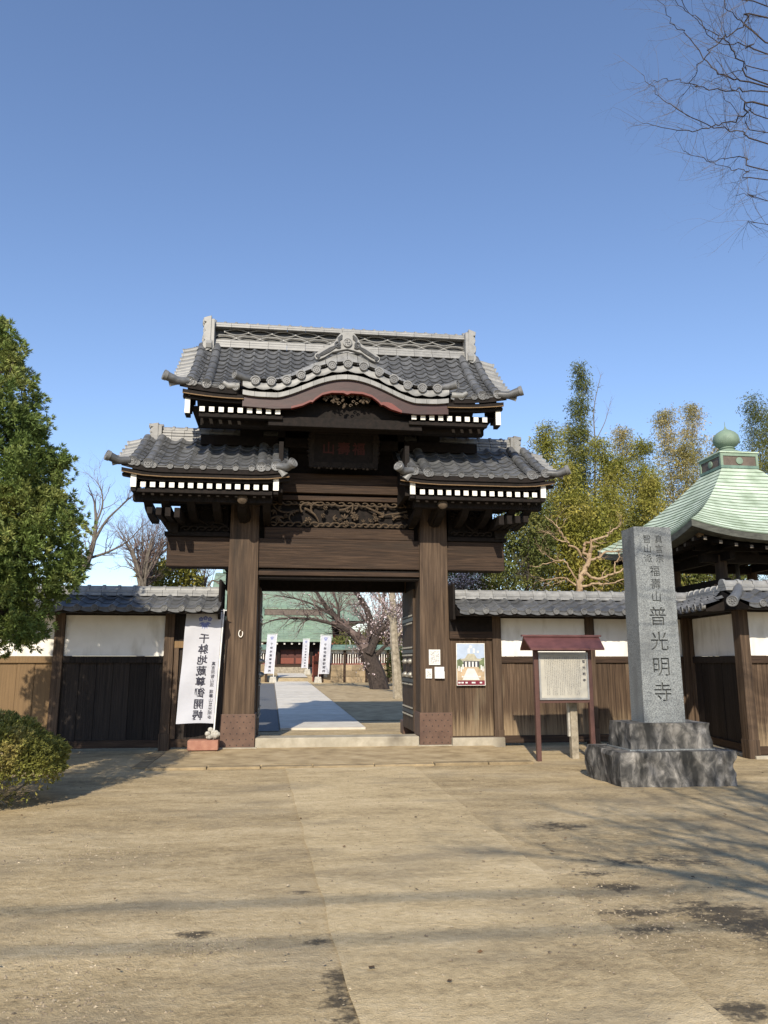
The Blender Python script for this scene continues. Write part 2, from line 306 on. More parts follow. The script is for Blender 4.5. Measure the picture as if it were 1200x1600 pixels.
# ------------------------------------------------------------------ ground, drive, apron, inner path
def gp(u, v, z=0.0):
    d = ray(u, v); return CAM + d * ((z - CAM.z) / d.z)
def ground_mat(name, c0, c1, c2, damp, fine=1.0):
    m = bpy.data.materials.new(name); M[name] = m; m.use_nodes = True; nt = m.node_tree; L = nt.links.new
    p = nt.nodes['Principled BSDF']; tc = _n(nt, 'ShaderNodeTexCoord')
    def noise_(s, sc=(1, 1, 1), det=6, off=0.0):
        mp = _n(nt, 'ShaderNodeMapping'); mp.inputs['Scale'].default_value = sc; mp.inputs['Location'].default_value = (off, off, 0)
        L(tc.outputs['Object'], mp.inputs['Vector']); n = _n(nt, 'ShaderNodeTexNoise'); n.inputs['Scale'].default_value = s
        n.inputs['Detail'].default_value = det; n.inputs['Roughness'].default_value = .65; L(mp.outputs[0], n.inputs['Vector']); return n.outputs['Fac']
    def mth(op, a, b=None):
        n = _n(nt, 'ShaderNodeMath', operation=op)
        for i, q in enumerate((a, b)):
            if q is None: continue
            if isinstance(q, (int, float)): n.inputs[i].default_value = q
            else: L(q, n.inputs[i])
        return n.outputs[0]
    big = noise_(.8, (.45, 1.5, 1), 6); sand = noise_(17, (1, 1.15, 1), 7, 5.3); mid = noise_(3.5, (.8, 1.3, 1), 6, 3.1); grit = noise_(75 * fine, (1, 1, 1), 4, 1.7)
    t = mth('ADD', mth('MULTIPLY', big, .40), mth('ADD', mth('MULTIPLY', mid, .24), mth('ADD', mth('MULTIPLY', sand, .26), mth('MULTIPLY', grit, .18))))
    cr = _n(nt, 'ShaderNodeValToRGB'); e = cr.color_ramp.elements
    e[0].position = .42; e[0].color = (*c0, 1); e[1].position = .64; e[1].color = (*c2, 1); k = e.new(.53); k.color = (*c1, 1)
    L(t, cr.inputs['Fac']); col = cr.outputs['Color']; rough = None
    # greyer trodden areas
    pz = _n(nt, 'ShaderNodeMapRange'); pz.inputs['From Min'].default_value = .50; pz.inputs['From Max'].default_value = .68; L(noise_(1.1, (.55, 1.25, 1), 7, 11.3), pz.inputs['Value'])
    pm = _n(nt, 'ShaderNodeMix', data_type='RGBA'); L(mth('MULTIPLY', pz.outputs[0], .62), pm.inputs['Factor']); L(col, pm.inputs[6]); pm.inputs[7].default_value = (.225, .185, .125, 1); col = pm.outputs[2]
    # pale and dark grit
    vor = _n(nt, 'ShaderNodeTexVoronoi'); vor.inputs['Scale'].default_value = 42 * fine; L(tc.outputs['Object'], vor.inputs['Vector'])
    sp = _n(nt, 'ShaderNodeMapRange'); sp.inputs['From Min'].default_value = .20; sp.inputs['From Max'].default_value = .08
    L(vor.outputs['Distance'], sp.inputs['Value'])
    sel = _n(nt, 'ShaderNodeSeparateColor'); L(vor.outputs['Color'], sel.inputs[0])
    pick = mth('MULTIPLY', mth('GREATER_THAN', sel.outputs[0], .70), sp.outputs[0])
    pick = mth('MULTIPLY', pick, mth('GREATER_THAN', mid, .48))
    mx = _n(nt, 'ShaderNodeMix', data_type='RGBA'); L(mth('MULTIPLY', pick, .75), mx.inputs['Factor']); L(col, mx.inputs[6])
    gc = _n(nt, 'ShaderNodeMix', data_type='RGBA'); L(sel.outputs[1], gc.inputs['Factor']); gc.inputs[6].default_value = (.11, .09, .065, 1); gc.inputs[7].default_value = (.72, .66, .52, 1)
    L(gc.outputs[2], mx.inputs[7]); col = mx.outputs[2]
    acc = None
    for (x, y, rx, ry, s) in damp:
        mp = _n(nt, 'ShaderNodeMapping'); mp.inputs['Location'].default_value = (-x / rx, -y / ry, 0); mp.inputs['Scale'].default_value = (1 / rx, 1 / ry, 0)
        L(tc.outputs['Object'], mp.inputs['Vector']); ln = _n(nt, 'ShaderNodeVectorMath', operation='LENGTH'); L(mp.outputs[0], ln.inputs[0])
        g = mth('MULTIPLY', mth('SUBTRACT', 1.0, ln.outputs['Value']), s); g = mth('MAXIMUM', g, -1.0)
        acc = g if acc is None else mth('MAXIMUM', acc, g)
    if acc is not None:
        n5 = noise_(5.5, (1, 1.6, 1), 6, 7.7); n25 = noise_(26, (1, 1, 1), 5, 2.2)
        q = mth('ADD', acc, mth('ADD', mth('MULTIPLY', mth('SUBTRACT', n5, .5), 3.4), mth('MULTIPLY', mth('SUBTRACT', n25, .5), 2.0)))
        mr = _n(nt, 'ShaderNodeMapRange'); mr.inputs['From Min'].default_value = .05; mr.inputs['From Max'].default_value = .75; L(q, mr.inputs['Value'])
        mx = _n(nt, 'ShaderNodeMix', data_type='RGBA'); L(mth('MULTIPLY', mr.outputs[0], .90), mx.inputs['Factor']); L(col, mx.inputs[6])
        mx.inputs[7].default_value = (.060, .048, .032, 1); col = mx.outputs[2]
        rr = _n(nt, 'ShaderNodeMapRange'); rr.inputs['To Min'].default_value = .92; rr.inputs['To Max'].default_value = .5
        L(mr.outputs[0], rr.inputs['Value']); L(rr.outputs[0], p.inputs['Roughness'])
    else: p.inputs['Roughness'].default_value = .92
    L(col, p.inputs['Base Color']); p.inputs['Specular IOR Level'].default_value = .2
    bp = _n(nt, 'ShaderNodeBump'); bp.inputs['Strength'].default_value = .8; bp.inputs['Distance'].default_value = .03
    L(mth('ADD', mth('MULTIPLY', grit, .4), mth('ADD', mth('MULTIPLY', sand, .6), mth('ADD', mth('MULTIPLY', mid, .5), mth('MULTIPLY', pick, .4)))), bp.inputs['Height']); L(bp.outputs[0], p.inputs['Normal'])
damp = []
for u, v, rx, ry, s in ((965, 1385, .20, .13, 1.1), (1000, 1425, .26, .14, 1.25), (985, 1345, .45, .16, .55), (1130, 1425, .36, .26, 1.3), (1180, 1445, .3, .3, 1.3), (1010, 1452, .22, .09, 1.0),
                        (1075, 1345, .4, .15, .6), (870, 1290, .35, .25, .6), (308, 1462, .15, .09, .95), (503, 1470, .09, .09, .9),
                        (528, 1548, .09, .35, .95), (545, 1600, .12, .2, .9), (1165, 1580, .2, .14, 1.1), (930, 1365, .2, .07, .8), (470, 1394, .14, .05, .7)):
    P = gp(u, v); damp.append((P.x, P.y, rx, ry, s))
ground_mat('dirt', (.20, .150, .082), (.41, .315, .178), (.57, .455, .28), damp)
ground_mat('drive', (.27, .205, .117), (.49, .382, .220), (.64, .515, .32), [], 1.3)
mat('path_slab', [(.3, (.50, .46, .39)), (.7, (.66, .62, .54))], (1, 1, 1), 3, 6, .85, .2, .1, bscale=40, rand=.06)
mat('asphalt', [(.3, (.10, .105, .11)), (.7, (.17, .172, .175))], (1, 1, 1), 20, 6, .9, .2, .4)
mat('sandy', [(.3, (.24, .18, .10)), (.5, (.385, .295, .17)), (.7, (.49, .39, .24))], (1, 1, 1), 2.5, 8, .9, .2, .3, bscale=18)
xs = [-900, -300, -80, -30, -14] + [-8 + .16 * i for i in range(101)] + [14, 30, 80, 300, 900]
ys = [-900, -300, -80, -30, -18] + [-14.6 + .16 * i for i in range(92)] + [.6, 1.2, 2, 10, 20, 31.3, 31.6, 34, 38, 41, 60, 120, 400, 1500]
def gnd(x, y):
    z = gz(y)
    if -15 < y < -2.7 and 0 < 1:
        k = max(0, min(1, (abs(x - .02) - 1.0) / .5)) * max(0, min(1, (-2.7 - y) / .6))
        z += -.006 * k + .022 * k * (noise.noise((x * .8, y * .8, 0)) + .5 * noise.noise((x * 2.3, y * 2.3, 4)))
    return z
b = MB(); b.sheet([[(x, y, gnd(x, y)) for x in xs] for y in ys])
g = b.build('ground', 'dirt', smooth=True, fix=False); tag(g, 'dry sandy forecourt of packed earth with damp patches', 'ground', kind='structure')
b = MB(); rows = []
for i in range(130):
    y = -2.62 - i * .14; e0 = -.96 + .037 * (-y - 2.6) + .02 * noise.noise((y * 1.7, 0, 0)); e1 = .96 + .03 * noise.noise((y * 1.3, 5, 0))
    rows.append([(e0 + (e1 - e0) * k / 14, y, .010 + .007 * noise.noise((k * .5, y * .8, 9))) for k in range(15)])
b.sheet(rows); dr = b.build('driveway', 'drive', smooth=True, fix=False); tag(dr, 'worn pale concrete strip leading to the gate', 'driveway', kind='structure')
mat('kerb', [(.3, (.19, .145, .085)), (.7, (.33, .255, .15))], (1, 1, 1), 5, 8, .9, .2, .4, bscale=22, rand=.12)
# apron in front of the gate: kerb stones with a sandy filling
ap = MB().box(-2.98, 2.85, -2.38, -.02, -.05, .030).build('gate_apron', 'sandy'); tag(ap, 'low sandy apron step before the gate', 'apron', kind='structure')
x = -2.98
while x < 2.8:
    L_ = min(rng.uniform(.75, 1.15), 2.85 - x)
    if L_ < .2: break
    MB().box(x + .006, x + L_ - .006, -2.58 + rng.uniform(-.012, .012), -2.385, -.05, .034 + rng.uniform(-.006, .008)).build('kerb_stone', 'kerb', ap, bevel=.012); x += L_
y = -2.37
while y < -.5:
    L_ = min(.75, -.45 - y); MB().box(-3.2, -2.99, y + .006, y + L_ - .006, -.05, .034 + rng.uniform(-.006, .006)).build('kerb_stone', 'kerb', ap, bevel=.012); y += L_
# inner precinct
pa = MB(); 
for k in range(40):
    y0 = 3.3 + k * .7
    pa.sheet([[(-1.08 - .018 * (yy - 3.3), yy, gz(yy) + .02), (.86 - .018 * (yy - 3.3), yy, gz(yy) + .02)] for yy in (y0, y0 + .7)])
pa = pa.build('path', 'asphalt', fix=False); tag(pa, 'straight paved path running in from the gate', 'path', kind='structure')
for k in range(15):
    y0 = 3.3 + k * 1.87; y1 = y0 + 1.80
    vs = []
    for yy in (y0, y1):
        for xx in (-1.06, .84):
            for dz in (.0, .045): vs.append((xx - .018 * (yy - 3.3), yy, gz(yy) + dz))
    MB().add(vs, [(0, 2, 6, 4), (1, 5, 7, 3), (0, 1, 3, 2), (4, 6, 7, 5), (0, 4, 5, 1), (2, 3, 7, 6)]).build('path_slab', 'path_slab', pa)
b = MB(); b.sheet([[(x, y, gz(y) + .012) for x in (-14, -1.09 - .018 * (y - 3.3))] for y in (3.0, 10, 20, 29.5)])
tag(b.build('side_lane', 'asphalt', fix=False), 'grey asphalt lane beside the inner path', 'lane', kind='structure')
b = MB(); b.sheet([[(x, y, gz(y) + .012) for x in (.9 - .018 * (y - 3.3), 14)] for y in (5.5, 10, 20, 27.8)])
tag(b.build('inner_ground', 'sandy', fix=False), 'sandy bare ground under the cherry tree', 'ground', kind='structure')
b = MB(); b.sheet([[(x - .03 * (y - 32), y, gz(y) + .03) for x in (-1.35, .35)] for y in (31.7, 34, 36.9)])
tag(b.build('terrace_path', 'path_slab', fix=False), 'pale upper path up to the hall steps', 'path', kind='structure')
# pebbles
def pebbles():
    pts = []
    def scat(n, u, v, su, sv, s0, s1):
        for _ in range(n):
            P = gp(rng.gauss(u, su), max(1205, rng.gauss(v, sv)))
            if P.y < -14 or P.y > -2.7: continue
            pts.append((P.x, P.y, rng.uniform(s0, s1) * rng.random() ** .8))
    scat(420, 90, 1335, 90, 14, .008, .022); scat(700, 90, 1550, 90, 40, .006, .018); scat(320, 330, 1480, 60, 12, .006, .016)
    scat(800, 960, 1400, 90, 45, .006, .018); scat(280, 1080, 1360, 70, 25, .006, .018); scat(350, 1000, 1450, 70, 22, .006, .015); scat(260, 1120, 1470, 70, 25, .006, .014)
    for _ in range(4600): pts.append((rng.uniform(-6, 7), rng.uniform(-13, -2.8), rng.uniform(.003, .012)))
    for _ in range(60): pts.append((rng.uniform(-5, 6), rng.uniform(-12, -3), rng.uniform(.014, .022)))
    base = np.array([(1, 0, 0), (.2, .95, .1), (-.9, .3, 0), (-.3, -.9, 0), (.6, -.7, .1), (.1, .1, .62), (-.35, -.2, .5)])
    tri = [(0, 1, 5), (1, 2, 6), (1, 6, 5), (2, 3, 6), (3, 4, 6), (4, 5, 6), (4, 0, 5)]
    V = []
    for x, y, s in pts:
        a = rng.random() * 6.28; c, sn = math.cos(a), math.sin(a)
        q = base * np.array([s, s * rng.uniform(.6, 1), s * rng.uniform(.6, 1)]); q = q + nr.normal(0, s * .08, q.shape)
        Q = np.stack([q[:, 0] * c - q[:, 1] * sn + x, q[:, 0] * sn + q[:, 1] * c + y, q[:, 2] + gnd(x, y) + (.012 if abs(x) < .97 else -.001)], 1)
        for t in tri: V.append(Q[list(t)])
    return np.array(V)
mat('pebble', [(.3, (.10, .08, .06)), (.5, (.27, .215, .145)), (.7, (.42, .35, .24))], (1, 1, 1), 14, 2, .85, .2, island=.35)
o = link('gravel', quads_mesh('gravel', pebbles(), 'pebble')); tag(o, 'loose gravel and small stones strewn over the forecourt', 'gravel', kind='stuff')
# overhead line along the street (its shadow bands cross the forecourt)
for k, (x, xx) in enumerate(((-15, 'left'), (17, 'right'))):
    t = thing('utility_pole', 'concrete utility pole at the %s end of the street cables' % xx, 'pole', (x, -21.2, 0), group='poles of the street line')
    MB().tube([(x, -21.2, 0), (x, -21.2, 9.5)], [.17, .11], 12).build('shaft', 'concrete', t, smooth=True)
    MB().box(x - .06, x + .06, -22.0, -20.4, 7.6, 7.72).build('crossarm', 'iron', t)
for k, (y, z, lab) in enumerate(((-20.85, 7.5, 'lower telephone cable bundle strung along the street'), (-21.6, 7.5, 'rear cable bundle strung along the street'))):
    tag(MB().tube([(-15 + 32 * i / 16, y, z - .35 * (1 - ((i - 8) / 8) ** 2) + .35) for i in range(17)], .025 - .003 * k, 6).build('street_cable', 'iron'), lab, 'cable', 'cables over the street')

mat('dry_leaf', [(.3, (.05, .03, .015)), (.7, (.17, .10, .05))], (1, 1, 1), 3, 2, .8, .2, island=.4)
n = 190; P = np.stack([nr.uniform(-5, 6, n), nr.uniform(-12.5, -2.8, n), np.full(n, .022)], 1); d = nr.normal(size=(n, 3)); d[:, 2] *= .15; d /= np.linalg.norm(d, axis=1)[:, None]; w_ = np.cross(d, np.array([0, 0, 1.0])) + nr.normal(0, .12, (n, 3)); Ls = nr.uniform(.015, .05, n)[:, None]; Wd = nr.uniform(.006, .02, n)[:, None]
link_o = link('fallen_leaves', quads_mesh('fallen_leaves', np.stack([P, P + d * Ls * .5 + w_ * Wd, P + d * Ls, P + d * Ls * .5 - w_ * Wd], 1), 'dry_leaf')); tag(link_o, 'scattered dry leaf litter lying on the forecourt', 'leaves', kind='stuff')
# ------------------------------------------------------------------ roof tile kit (shared meshes)
def pantile(name, w, L, hump=.045, lip=.018, m='tile', n=11):
    b = MB(); top = []; bot = []; up = []
    for i in range(n):
        x = -w / 2 + w * 1.06 * i / (n - 1); t = (x + w / 2) / w
        z = hump * math.exp(-((t - .80) / .135) ** 2) - .016 * math.sin(math.pi * min(1, max(0, t / .66))) + .012
        top.append((x, 0, z + .026)); bot.append((x, 0, z + .026 - lip)); up.append((x, L * 1.12, z - .002))
    b.sheet([bot, top, up]); me = b.mesh(name, m, True, fix=False); return me
def barrel(name, r, L, n=10, m='tile', step=.012):
    b = MB(); g = []
    for y, rr in ((0, r + step), (.03, r + step), (.034, r), (L * 1.02, r - .003)):
        g.append([(math.cos(math.pi * j / n) * rr, y, math.sin(math.pi * j / n) * rr * .95) for j in range(n + 1)])
    b.sheet(g); b.add([g[0][j] for j in range(n + 1)], [tuple(range(n + 1))]); return b.mesh(name, m, True)
def disc(name, r, m='tile_disc', dep=.05, petals=8):
    b = MB(); b.lathe([(r * .96, -dep), (r, 0), (r, .012), (r * .90, .018), (r * .80, .012), (r * .78, .003), (0.004, .003)], 18, axis=(0, -1, 0))
    for k in range(petals):
        a = 2 * math.pi * k / petals; b.ell((math.cos(a) * r * .48, -.008, math.sin(a) * r * .48), (r * .15, .008, r * .15), 6, 3)
    b.ell((0, -.009, 0), (r * .2, .01, r * .2), 6, 3); return b.mesh(name, m, True)
RX = lambda a: Matrix.Rotation(a, 3, 'X')
RY = lambda a: Matrix.Rotation(a, 3, 'Y')
RZ = lambda a: Matrix.Rotation(a, 3, 'Z')
class Slope:
    def __init__(s, ye, ze, yr, zr, c=.25, up=None): s.ye, s.ze, s.yr, s.zr, s.c = ye, ze, yr, zr, c; s.up = up or (lambda x: 0.0)
    def p(s, t, x=None): return Vector((x or 0, s.ye + t * (s.yr - s.ye), s.ze + (s.zr - s.ze) * ((1 - s.c) * t + s.c * t * t) + (s.up(x) if x is not None else 0) * (1 - t) ** 1.5))
    def ang(s, t, x=None):
        d = s.p(min(1, t + .05), x) - s.p(max(0, t - .05), x); return math.atan2(d.z, d.y)
    def len(s): return sum((s.p((i + 1) / 20) - s.p(i / 20)).length for i in range(20))
T_DISC = disc('eave_disc', .060); T_BIG = disc('barrel_disc', .090); T_KDISC = disc('karahafu_disc', .079)
def tube_half(name, r, L, m): return barrel(name, r, L, 10, m)
def ridge_cap(name, r, L, m='tile_pale'):
    b = MB(); g = []
    for x, rr in ((0, r + .018), (.045, r + .018), (.05, r), (L, r)):
        g.append([(x, math.cos(math.pi * j / 10) * rr, math.sin(math.pi * j / 10) * rr) for j in range(11)])
    b.sheet(g); b.add(g[0], [tuple(range(11))]); b.add(g[-1], [tuple(range(11))]); return b.mesh(name, m, True)
def noshi(name, L, d, h, m='tile_pale'):
    b = MB(); b.prism([(-d, 0), (-d * .98, h * .72), (-d * .9, h), (d * .9, h), (d * .98, h * .72), (d, 0)], .003, L - .003, lambda a, z, c: (c, a, z)); return b.mesh(name, m)

# ------------------------------------------------------------------ the gate
gate = thing('temple_gate', 'dark wooden temple gate with grey tiled roofs and curved front gable', 'gate', (0, 0, 0))
def both(fn):
    for s in (-1, 1): fn(s)
# posts
def post(s):
    x0, x1 = sorted((s * 1.53, s * 2.11)); b = MB(); c = (x0 + x1) / 2
    def ring(z, hw, hd): return [(c - hw, .0 + .3 - hd, z), (c + hw, .3 - hd, z), (c + hw, .3 + hd, z), (c - hw, .3 + hd, z)]
    b.sheet([r + [r[0]] for r in (ring(.05, .29, .28), ring(2.2, .283, .275), ring(4.9, .262, .27))])
    b.build('pillar', 'wood_v', gate, bevel=.018)
    sh = MB(); sh.box(x0 - .02, x1 + .02, -.02, .62, .03, .62); sh = sh.build('pillar_shoe', 'shoe_metal', gate, bevel=.008)
    nm = MB().ell((0, 0, 0), (.011, .009, .011), 6, 3).mesh('nail_head', 'iron', True)
    for i in range(5):
        for j in range(6): link('nail_head', nm, sh, (x0 + .05 + .115 * i + (.05 if j % 2 else 0), -.022, .08 + .1 * j))
    MB().box(x0 - .07, x1 + .07, -.10, .72, -.03, .045).build('pillar_stone', 'stone_step', gate, bevel=.015)
    xr = s * 1.72; MB().box(xr - .15, xr + .15, 2.15, 2.5, .3, 4.6).build('rear_pillar', 'wood_v', gate, bevel=.012)
    MB().box(xr - .20, xr + .20, 2.1, 2.55, .0, .32).build('rear_pillar_shoe', 'shoe_metal', gate, bevel=.01)
both(post)
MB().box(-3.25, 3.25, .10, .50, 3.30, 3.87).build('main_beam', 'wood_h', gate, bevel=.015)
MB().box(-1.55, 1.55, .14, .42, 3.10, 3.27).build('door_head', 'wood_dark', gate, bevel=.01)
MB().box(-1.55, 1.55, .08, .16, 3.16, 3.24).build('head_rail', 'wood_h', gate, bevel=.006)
MB().box(-2.3, 2.3, 2.16, 2.46, 3.06, 3.42).build('rear_beam', 'wood_dark', gate, bevel=.01)
for s in (-1, 1): MB().box(s * 1.72 - .12, s * 1.72 + .12, .5, 2.6, 3.0, 3.3).build('tie_beam', 'wood_dark', gate, bevel=.01)
MB().box(-2.3, 2.3, .3, 2.5, 3.44, 3.5).build('ceiling_board', 'wood_dark', gate)
MB().box(-1.50, 1.50, -.02, .46, -.02, .20).build('threshold', 'stone_step', gate, bevel=.02)
# doors folded back inside
def leaf(s):
    x0, x1 = sorted((s * 1.50, s * 1.57)); d = MB().box(x0, x1, .62, 2.02, .22, 2.98).build('door_leaf', 'wood_v', gate, bevel=.006)
    xf = s * 1.50
    for z in (.55, 1.15, 1.72, 2.35): 
        b = MB().box(*sorted((xf - s * .012, xf)), .64, 2.0, z, z + .07, 1)
        for i in range(14): b.ell((xf - s * .016, .70 + .095 * i, z + .11), (.012, .018, .022), 6, 3); b.ell((xf - s * .016, .70 + .095 * i, z - .04), (.012, .018, .022), 6, 3)
        b.build('door_strap', ['iron_pale', 'iron'], d)
    for y in (.86, 1.5):
        for z in (1.30, 1.56): MB().lathe([(.055, 0), (.06, .02), (.045, .06), (.02, .085), (.004, .10)], 10, (xf - s * .002, y, z), (-s, 0, 0)).build('door_boss', 'iron_pale', d, smooth=True)
both(leaf)
MB().box(1.585, 1.66, .2, .62, .2, 3.0).build('door_jamb', 'wood_v', gate); MB().box(-1.66, -1.585, .2, .62, .2, 3.0).build('door_jamb', 'wood_v', gate)
# upper wall of timber between the roofs
MB().box(-2.6, 2.6, .32, .42, 3.88, 6.6).build('back_board', 'wood_dark', gate)
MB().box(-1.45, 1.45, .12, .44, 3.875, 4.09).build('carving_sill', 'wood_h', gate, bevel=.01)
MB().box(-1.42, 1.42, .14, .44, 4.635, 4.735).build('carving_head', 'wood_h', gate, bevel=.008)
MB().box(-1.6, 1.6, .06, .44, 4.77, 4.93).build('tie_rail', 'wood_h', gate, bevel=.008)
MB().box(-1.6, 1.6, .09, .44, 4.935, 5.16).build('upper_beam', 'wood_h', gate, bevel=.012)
for s in (-1, 1):
    MB().box(s * 1.75 - .22, s * 1.75 + .22, .02, .55, 4.9, 6.4).build('upper_post', 'wood_dark', gate, bevel=.012)
    MB().box(*sorted((s * 1.1, s * 1.24)), -.1, .3, 5.3, 6.2).build('strut', 'wood_dark', gate, bevel=.008)
MB().box(-2.75, 2.75, -.35, -.15, 5.98, 6.18).build('eave_purlin', 'wood_dark', gate, bevel=.01)
MB().box(-2.62, 2.62, -.95, -.78, 5.74, 5.90).build('outer_purlin', 'wood_dark', gate, bevel=.01)
MB().box(-2.7, 2.7, -.1, .3, 5.62, 5.82).build('plate_beam', 'wood_dark', gate, bevel=.01)
# carved relief of vines and blossoms
def carving(name, x0, x1, z0, z1, Y, seed, m, outline=None, dens=1.0):
    r = random.Random(seed); b = MB(); Wd, H = x1 - x0, z1 - z0
    MB().box(x0, x1, Y + .10, Y + .14, z0, z1).build(name + '_ground', 'wood_dark', gate)  # near-black backing paints the shaded holes of the relief
    def inside(x, z): return x0 + .03 < x < x1 - .03 and z0 + .02 < z < z1 - .02
    for row, zz in ((0, z0 + .055), (1, z1 - .05)):       # rolling waves below, cloud scrolls above
        x = x0 + .03
        while x < x1 - .12:
            l = r.uniform(.13, .24); pts = []
            for i in range(15):
                a = i / 14 * 1.9 * math.pi; rr = l * .46 * (1 - .72 * i / 14)
                pts.append((x + l * .5 - rr * math.cos(a), Y + .015 - .02 * i / 14, zz + rr * math.sin(a) * (.62 if row == 0 else -.5)))
            b.tube(pts, [.026 - .012 * i / 14 for i in range(15)], 6, flat=.8); x += l * .74
    n = int(Wd * 5 * dens)
    for k in range(n):                                      # stems
        x, z = r.uniform(x0 + .1, x1 - .1), r.uniform(z0 + .1, z1 - .12); a = r.uniform(-.5, 3.6); pts = []; c = r.uniform(-.25, .25)
        for i in range(12):
            pts.append((x, Y + .03 - .035 * math.sin(i / 11 * 3.1), z)); x += .042 * math.cos(a); z += .032 * math.sin(a); a += c + r.uniform(-.12, .12)
            if not inside(x, z): break
        if len(pts) > 3: b.tube(pts, [.024 - .012 * i / len(pts) for i in range(len(pts))], 6)
    for k in range(int(Wd * 9 * dens)):                     # blossoms and leaves
        x, z = r.uniform(x0 + .08, x1 - .08), r.uniform(z0 + .09, z1 - .09); s = r.uniform(.035, .06)
        if r.random() < .45:
            for i in range(6):
                a = i * 1.047 + r.random() * .4; b.ell((x + s * .75 * math.cos(a), Y - .005, z + s * .75 * math.sin(a)), (s * .5, .028, s * .42), 7, 4, RY(-a))
            b.ell((x, Y - .025, z), (s * .4, .024, s * .4), 7, 4)
        else:
            a0 = r.uniform(0, 6.3)
            for i in range(3):
                a = a0 + (i - 1) * .7; b.ell((x + s * math.cos(a), Y + .005, z + s * math.sin(a)), (s * .95, .02, s * .33), 7, 4, RY(-a))
    return b.build(name, m, gate, smooth=True)
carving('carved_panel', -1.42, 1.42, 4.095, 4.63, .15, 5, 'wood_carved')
for s in (-1, 1):
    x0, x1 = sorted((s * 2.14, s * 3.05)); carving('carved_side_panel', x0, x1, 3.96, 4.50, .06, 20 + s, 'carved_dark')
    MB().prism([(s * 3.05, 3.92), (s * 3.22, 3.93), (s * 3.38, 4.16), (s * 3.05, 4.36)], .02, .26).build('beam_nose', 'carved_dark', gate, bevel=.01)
    MB().box(*sorted((s * 2.1, s * 3.3)), .05, .4, 3.875, 3.955).build('bracket_sill', 'wood_dark', gate, bevel=.006)
    MB().box(*sorted((s * 1.3, s * 3.75)), -.78, -.60, 4.36, 4.54).build('lower_purlin', 'wood_dark', gate, bevel=.01)
    MB().box(*sorted((s * 1.3, s * 3.62)), -.02, .30, 4.52, 4.80).build('wall_plate', 'wood_dark', gate, bevel=.01)
    MB().box(*sorted((s * 1.4, s * 3.3)), .28, .38, 4.5, 5.9).build('gable_board', 'wood_dark', gate)
    for x in (1.4, 1.85, 2.3, 2.75, 3.2, 3.5):
        b = MB(); b.prism([(.25, 4.28), (-.55, 4.36), (-.75, 4.44), (-.75, 4.36), (-.55, 4.24), (-.2, 4.16), (.25, 4.12)], s * x - .07, s * x + .07, lambda a, z, c: (c, a, z)); b.build('bracket_arm', 'wood_dark', gate, bevel=.006)
    for k, x in enumerate((2.98, 3.14, 3.30, 3.46)):
        MB().box(s * x - .05, s * x + .05, -.72, .1, 4.08 + .02 * k, 4.26).build('bracket_block', 'wood_dark', gate, bevel=.006)
    MB().lathe([(.03, -.05), (.085, -.02), (.095, .06), (.06, .10), (.02, .11)], 12, (s * 1.83, -.80, 4.42), (0, -1, 0)).build('beam_end', 'wood_carved', gate, smooth=True)
    MB().tube([(s * 1.83, -.8, 4.42), (s * 1.83, -.4, 4.36), (s * 1.83, .05, 4.25)], [.09, .11, .13], 8).build('carved_nosing', 'carved_dark', gate, smooth=True)

# ---- roofs
def rafter_mesh(name, wd, L, rise):
    b = MB(); h = wd / 2
    b.add([(-h, 0, -h), (h, 0, -h), (h, 0, h), (-h, 0, h), (-h, L, -h + rise), (h, L, -h + rise), (h, L, h + rise), (-h, L, h + rise)],
          [(1, 2, 6, 5), (3, 0, 4, 7), (2, 3, 7, 6), (0, 1, 5, 4), (5, 6, 7, 4)], 0)
    b.add([(-h, -.004, -h), (h, -.004, -h), (h, -.004, h), (-h, -.004, h)], [(0, 1, 2, 3)], 1)
    b.add([(-h, -.004, -h), (h, -.004, -h), (h, -.004, h), (-h, -.004, h), (-h, .0, -h), (h, .0, -h), (h, .0, h), (-h, .0, h)], [(0, 1, 5, 4), (1, 2, 6, 5), (2, 3, 7, 6), (3, 0, 4, 7)], 1)
    return b.mesh(name, ['wood_dark', 'white_paint'])
RAF = rafter_mesh('rafter', .090, 1.25, .34)
def tiled_slope(parent, S, x0, x1, ncol, nrow, skip=None, name='roof_tile'):
    w = (x1 - x0) / ncol; L = S.len() / nrow; me = pantile('roof_tile', w, L); 
    for j in range(nrow):
        t = j / nrow
        for i in range(ncol):
            x = x0 + (i + .5) * w; P = S.p(t, x)
            if skip and skip(x, P): continue
            link('eave_tile' if j == 0 else name, me, parent, P + Vector((0, rng.uniform(-.004, .004), rng.uniform(-.003, .003))), RX(S.ang(t + .5 / nrow, x)) @ RZ(rng.uniform(-.008, .008)))
        if j == 0:
            for i in range(ncol):
                x = x0 + (i + .80) * w; P = S.p(0, x)
                if skip and skip(x, P): continue
                link('eave_disc', T_DISC, parent, P + Vector((0, -.01, .012)))
    lip = MB()
    for i in range(ncol):
        x = x0 + i * w
        if skip and skip(x + w / 2, S.p(0, x)): continue
        pts = [(x + w * k / 8, S.ye + .004, S.p(0, x).z + .03 - .05 - .035 * math.sin(math.pi * k / 8)) for k in range(9)]; tp = [(x + w * k / 8, S.ye + .006, S.p(0, x).z + .03) for k in range(9)]
        lip.sheet([tp, pts]); lip.sheet([pts, [(p[0], p[1] + .03, p[2]) for p in pts]])
    lip.build('eave_lips', 'tile', parent)
def barrel_row(parent, S, x, n, r=.085):
    L = S.len() / n; me = barrel('barrel_tile', r, L)
    for j in range(n): link('barrel_tile', me, parent, S.p(j / n, x) + Vector((0, 0, .035)), RX(S.ang((j + .5) / n, x)))
    link('barrel_disc', T_BIG, parent, S.p(0, x) + Vector((0, -.012, .032)))
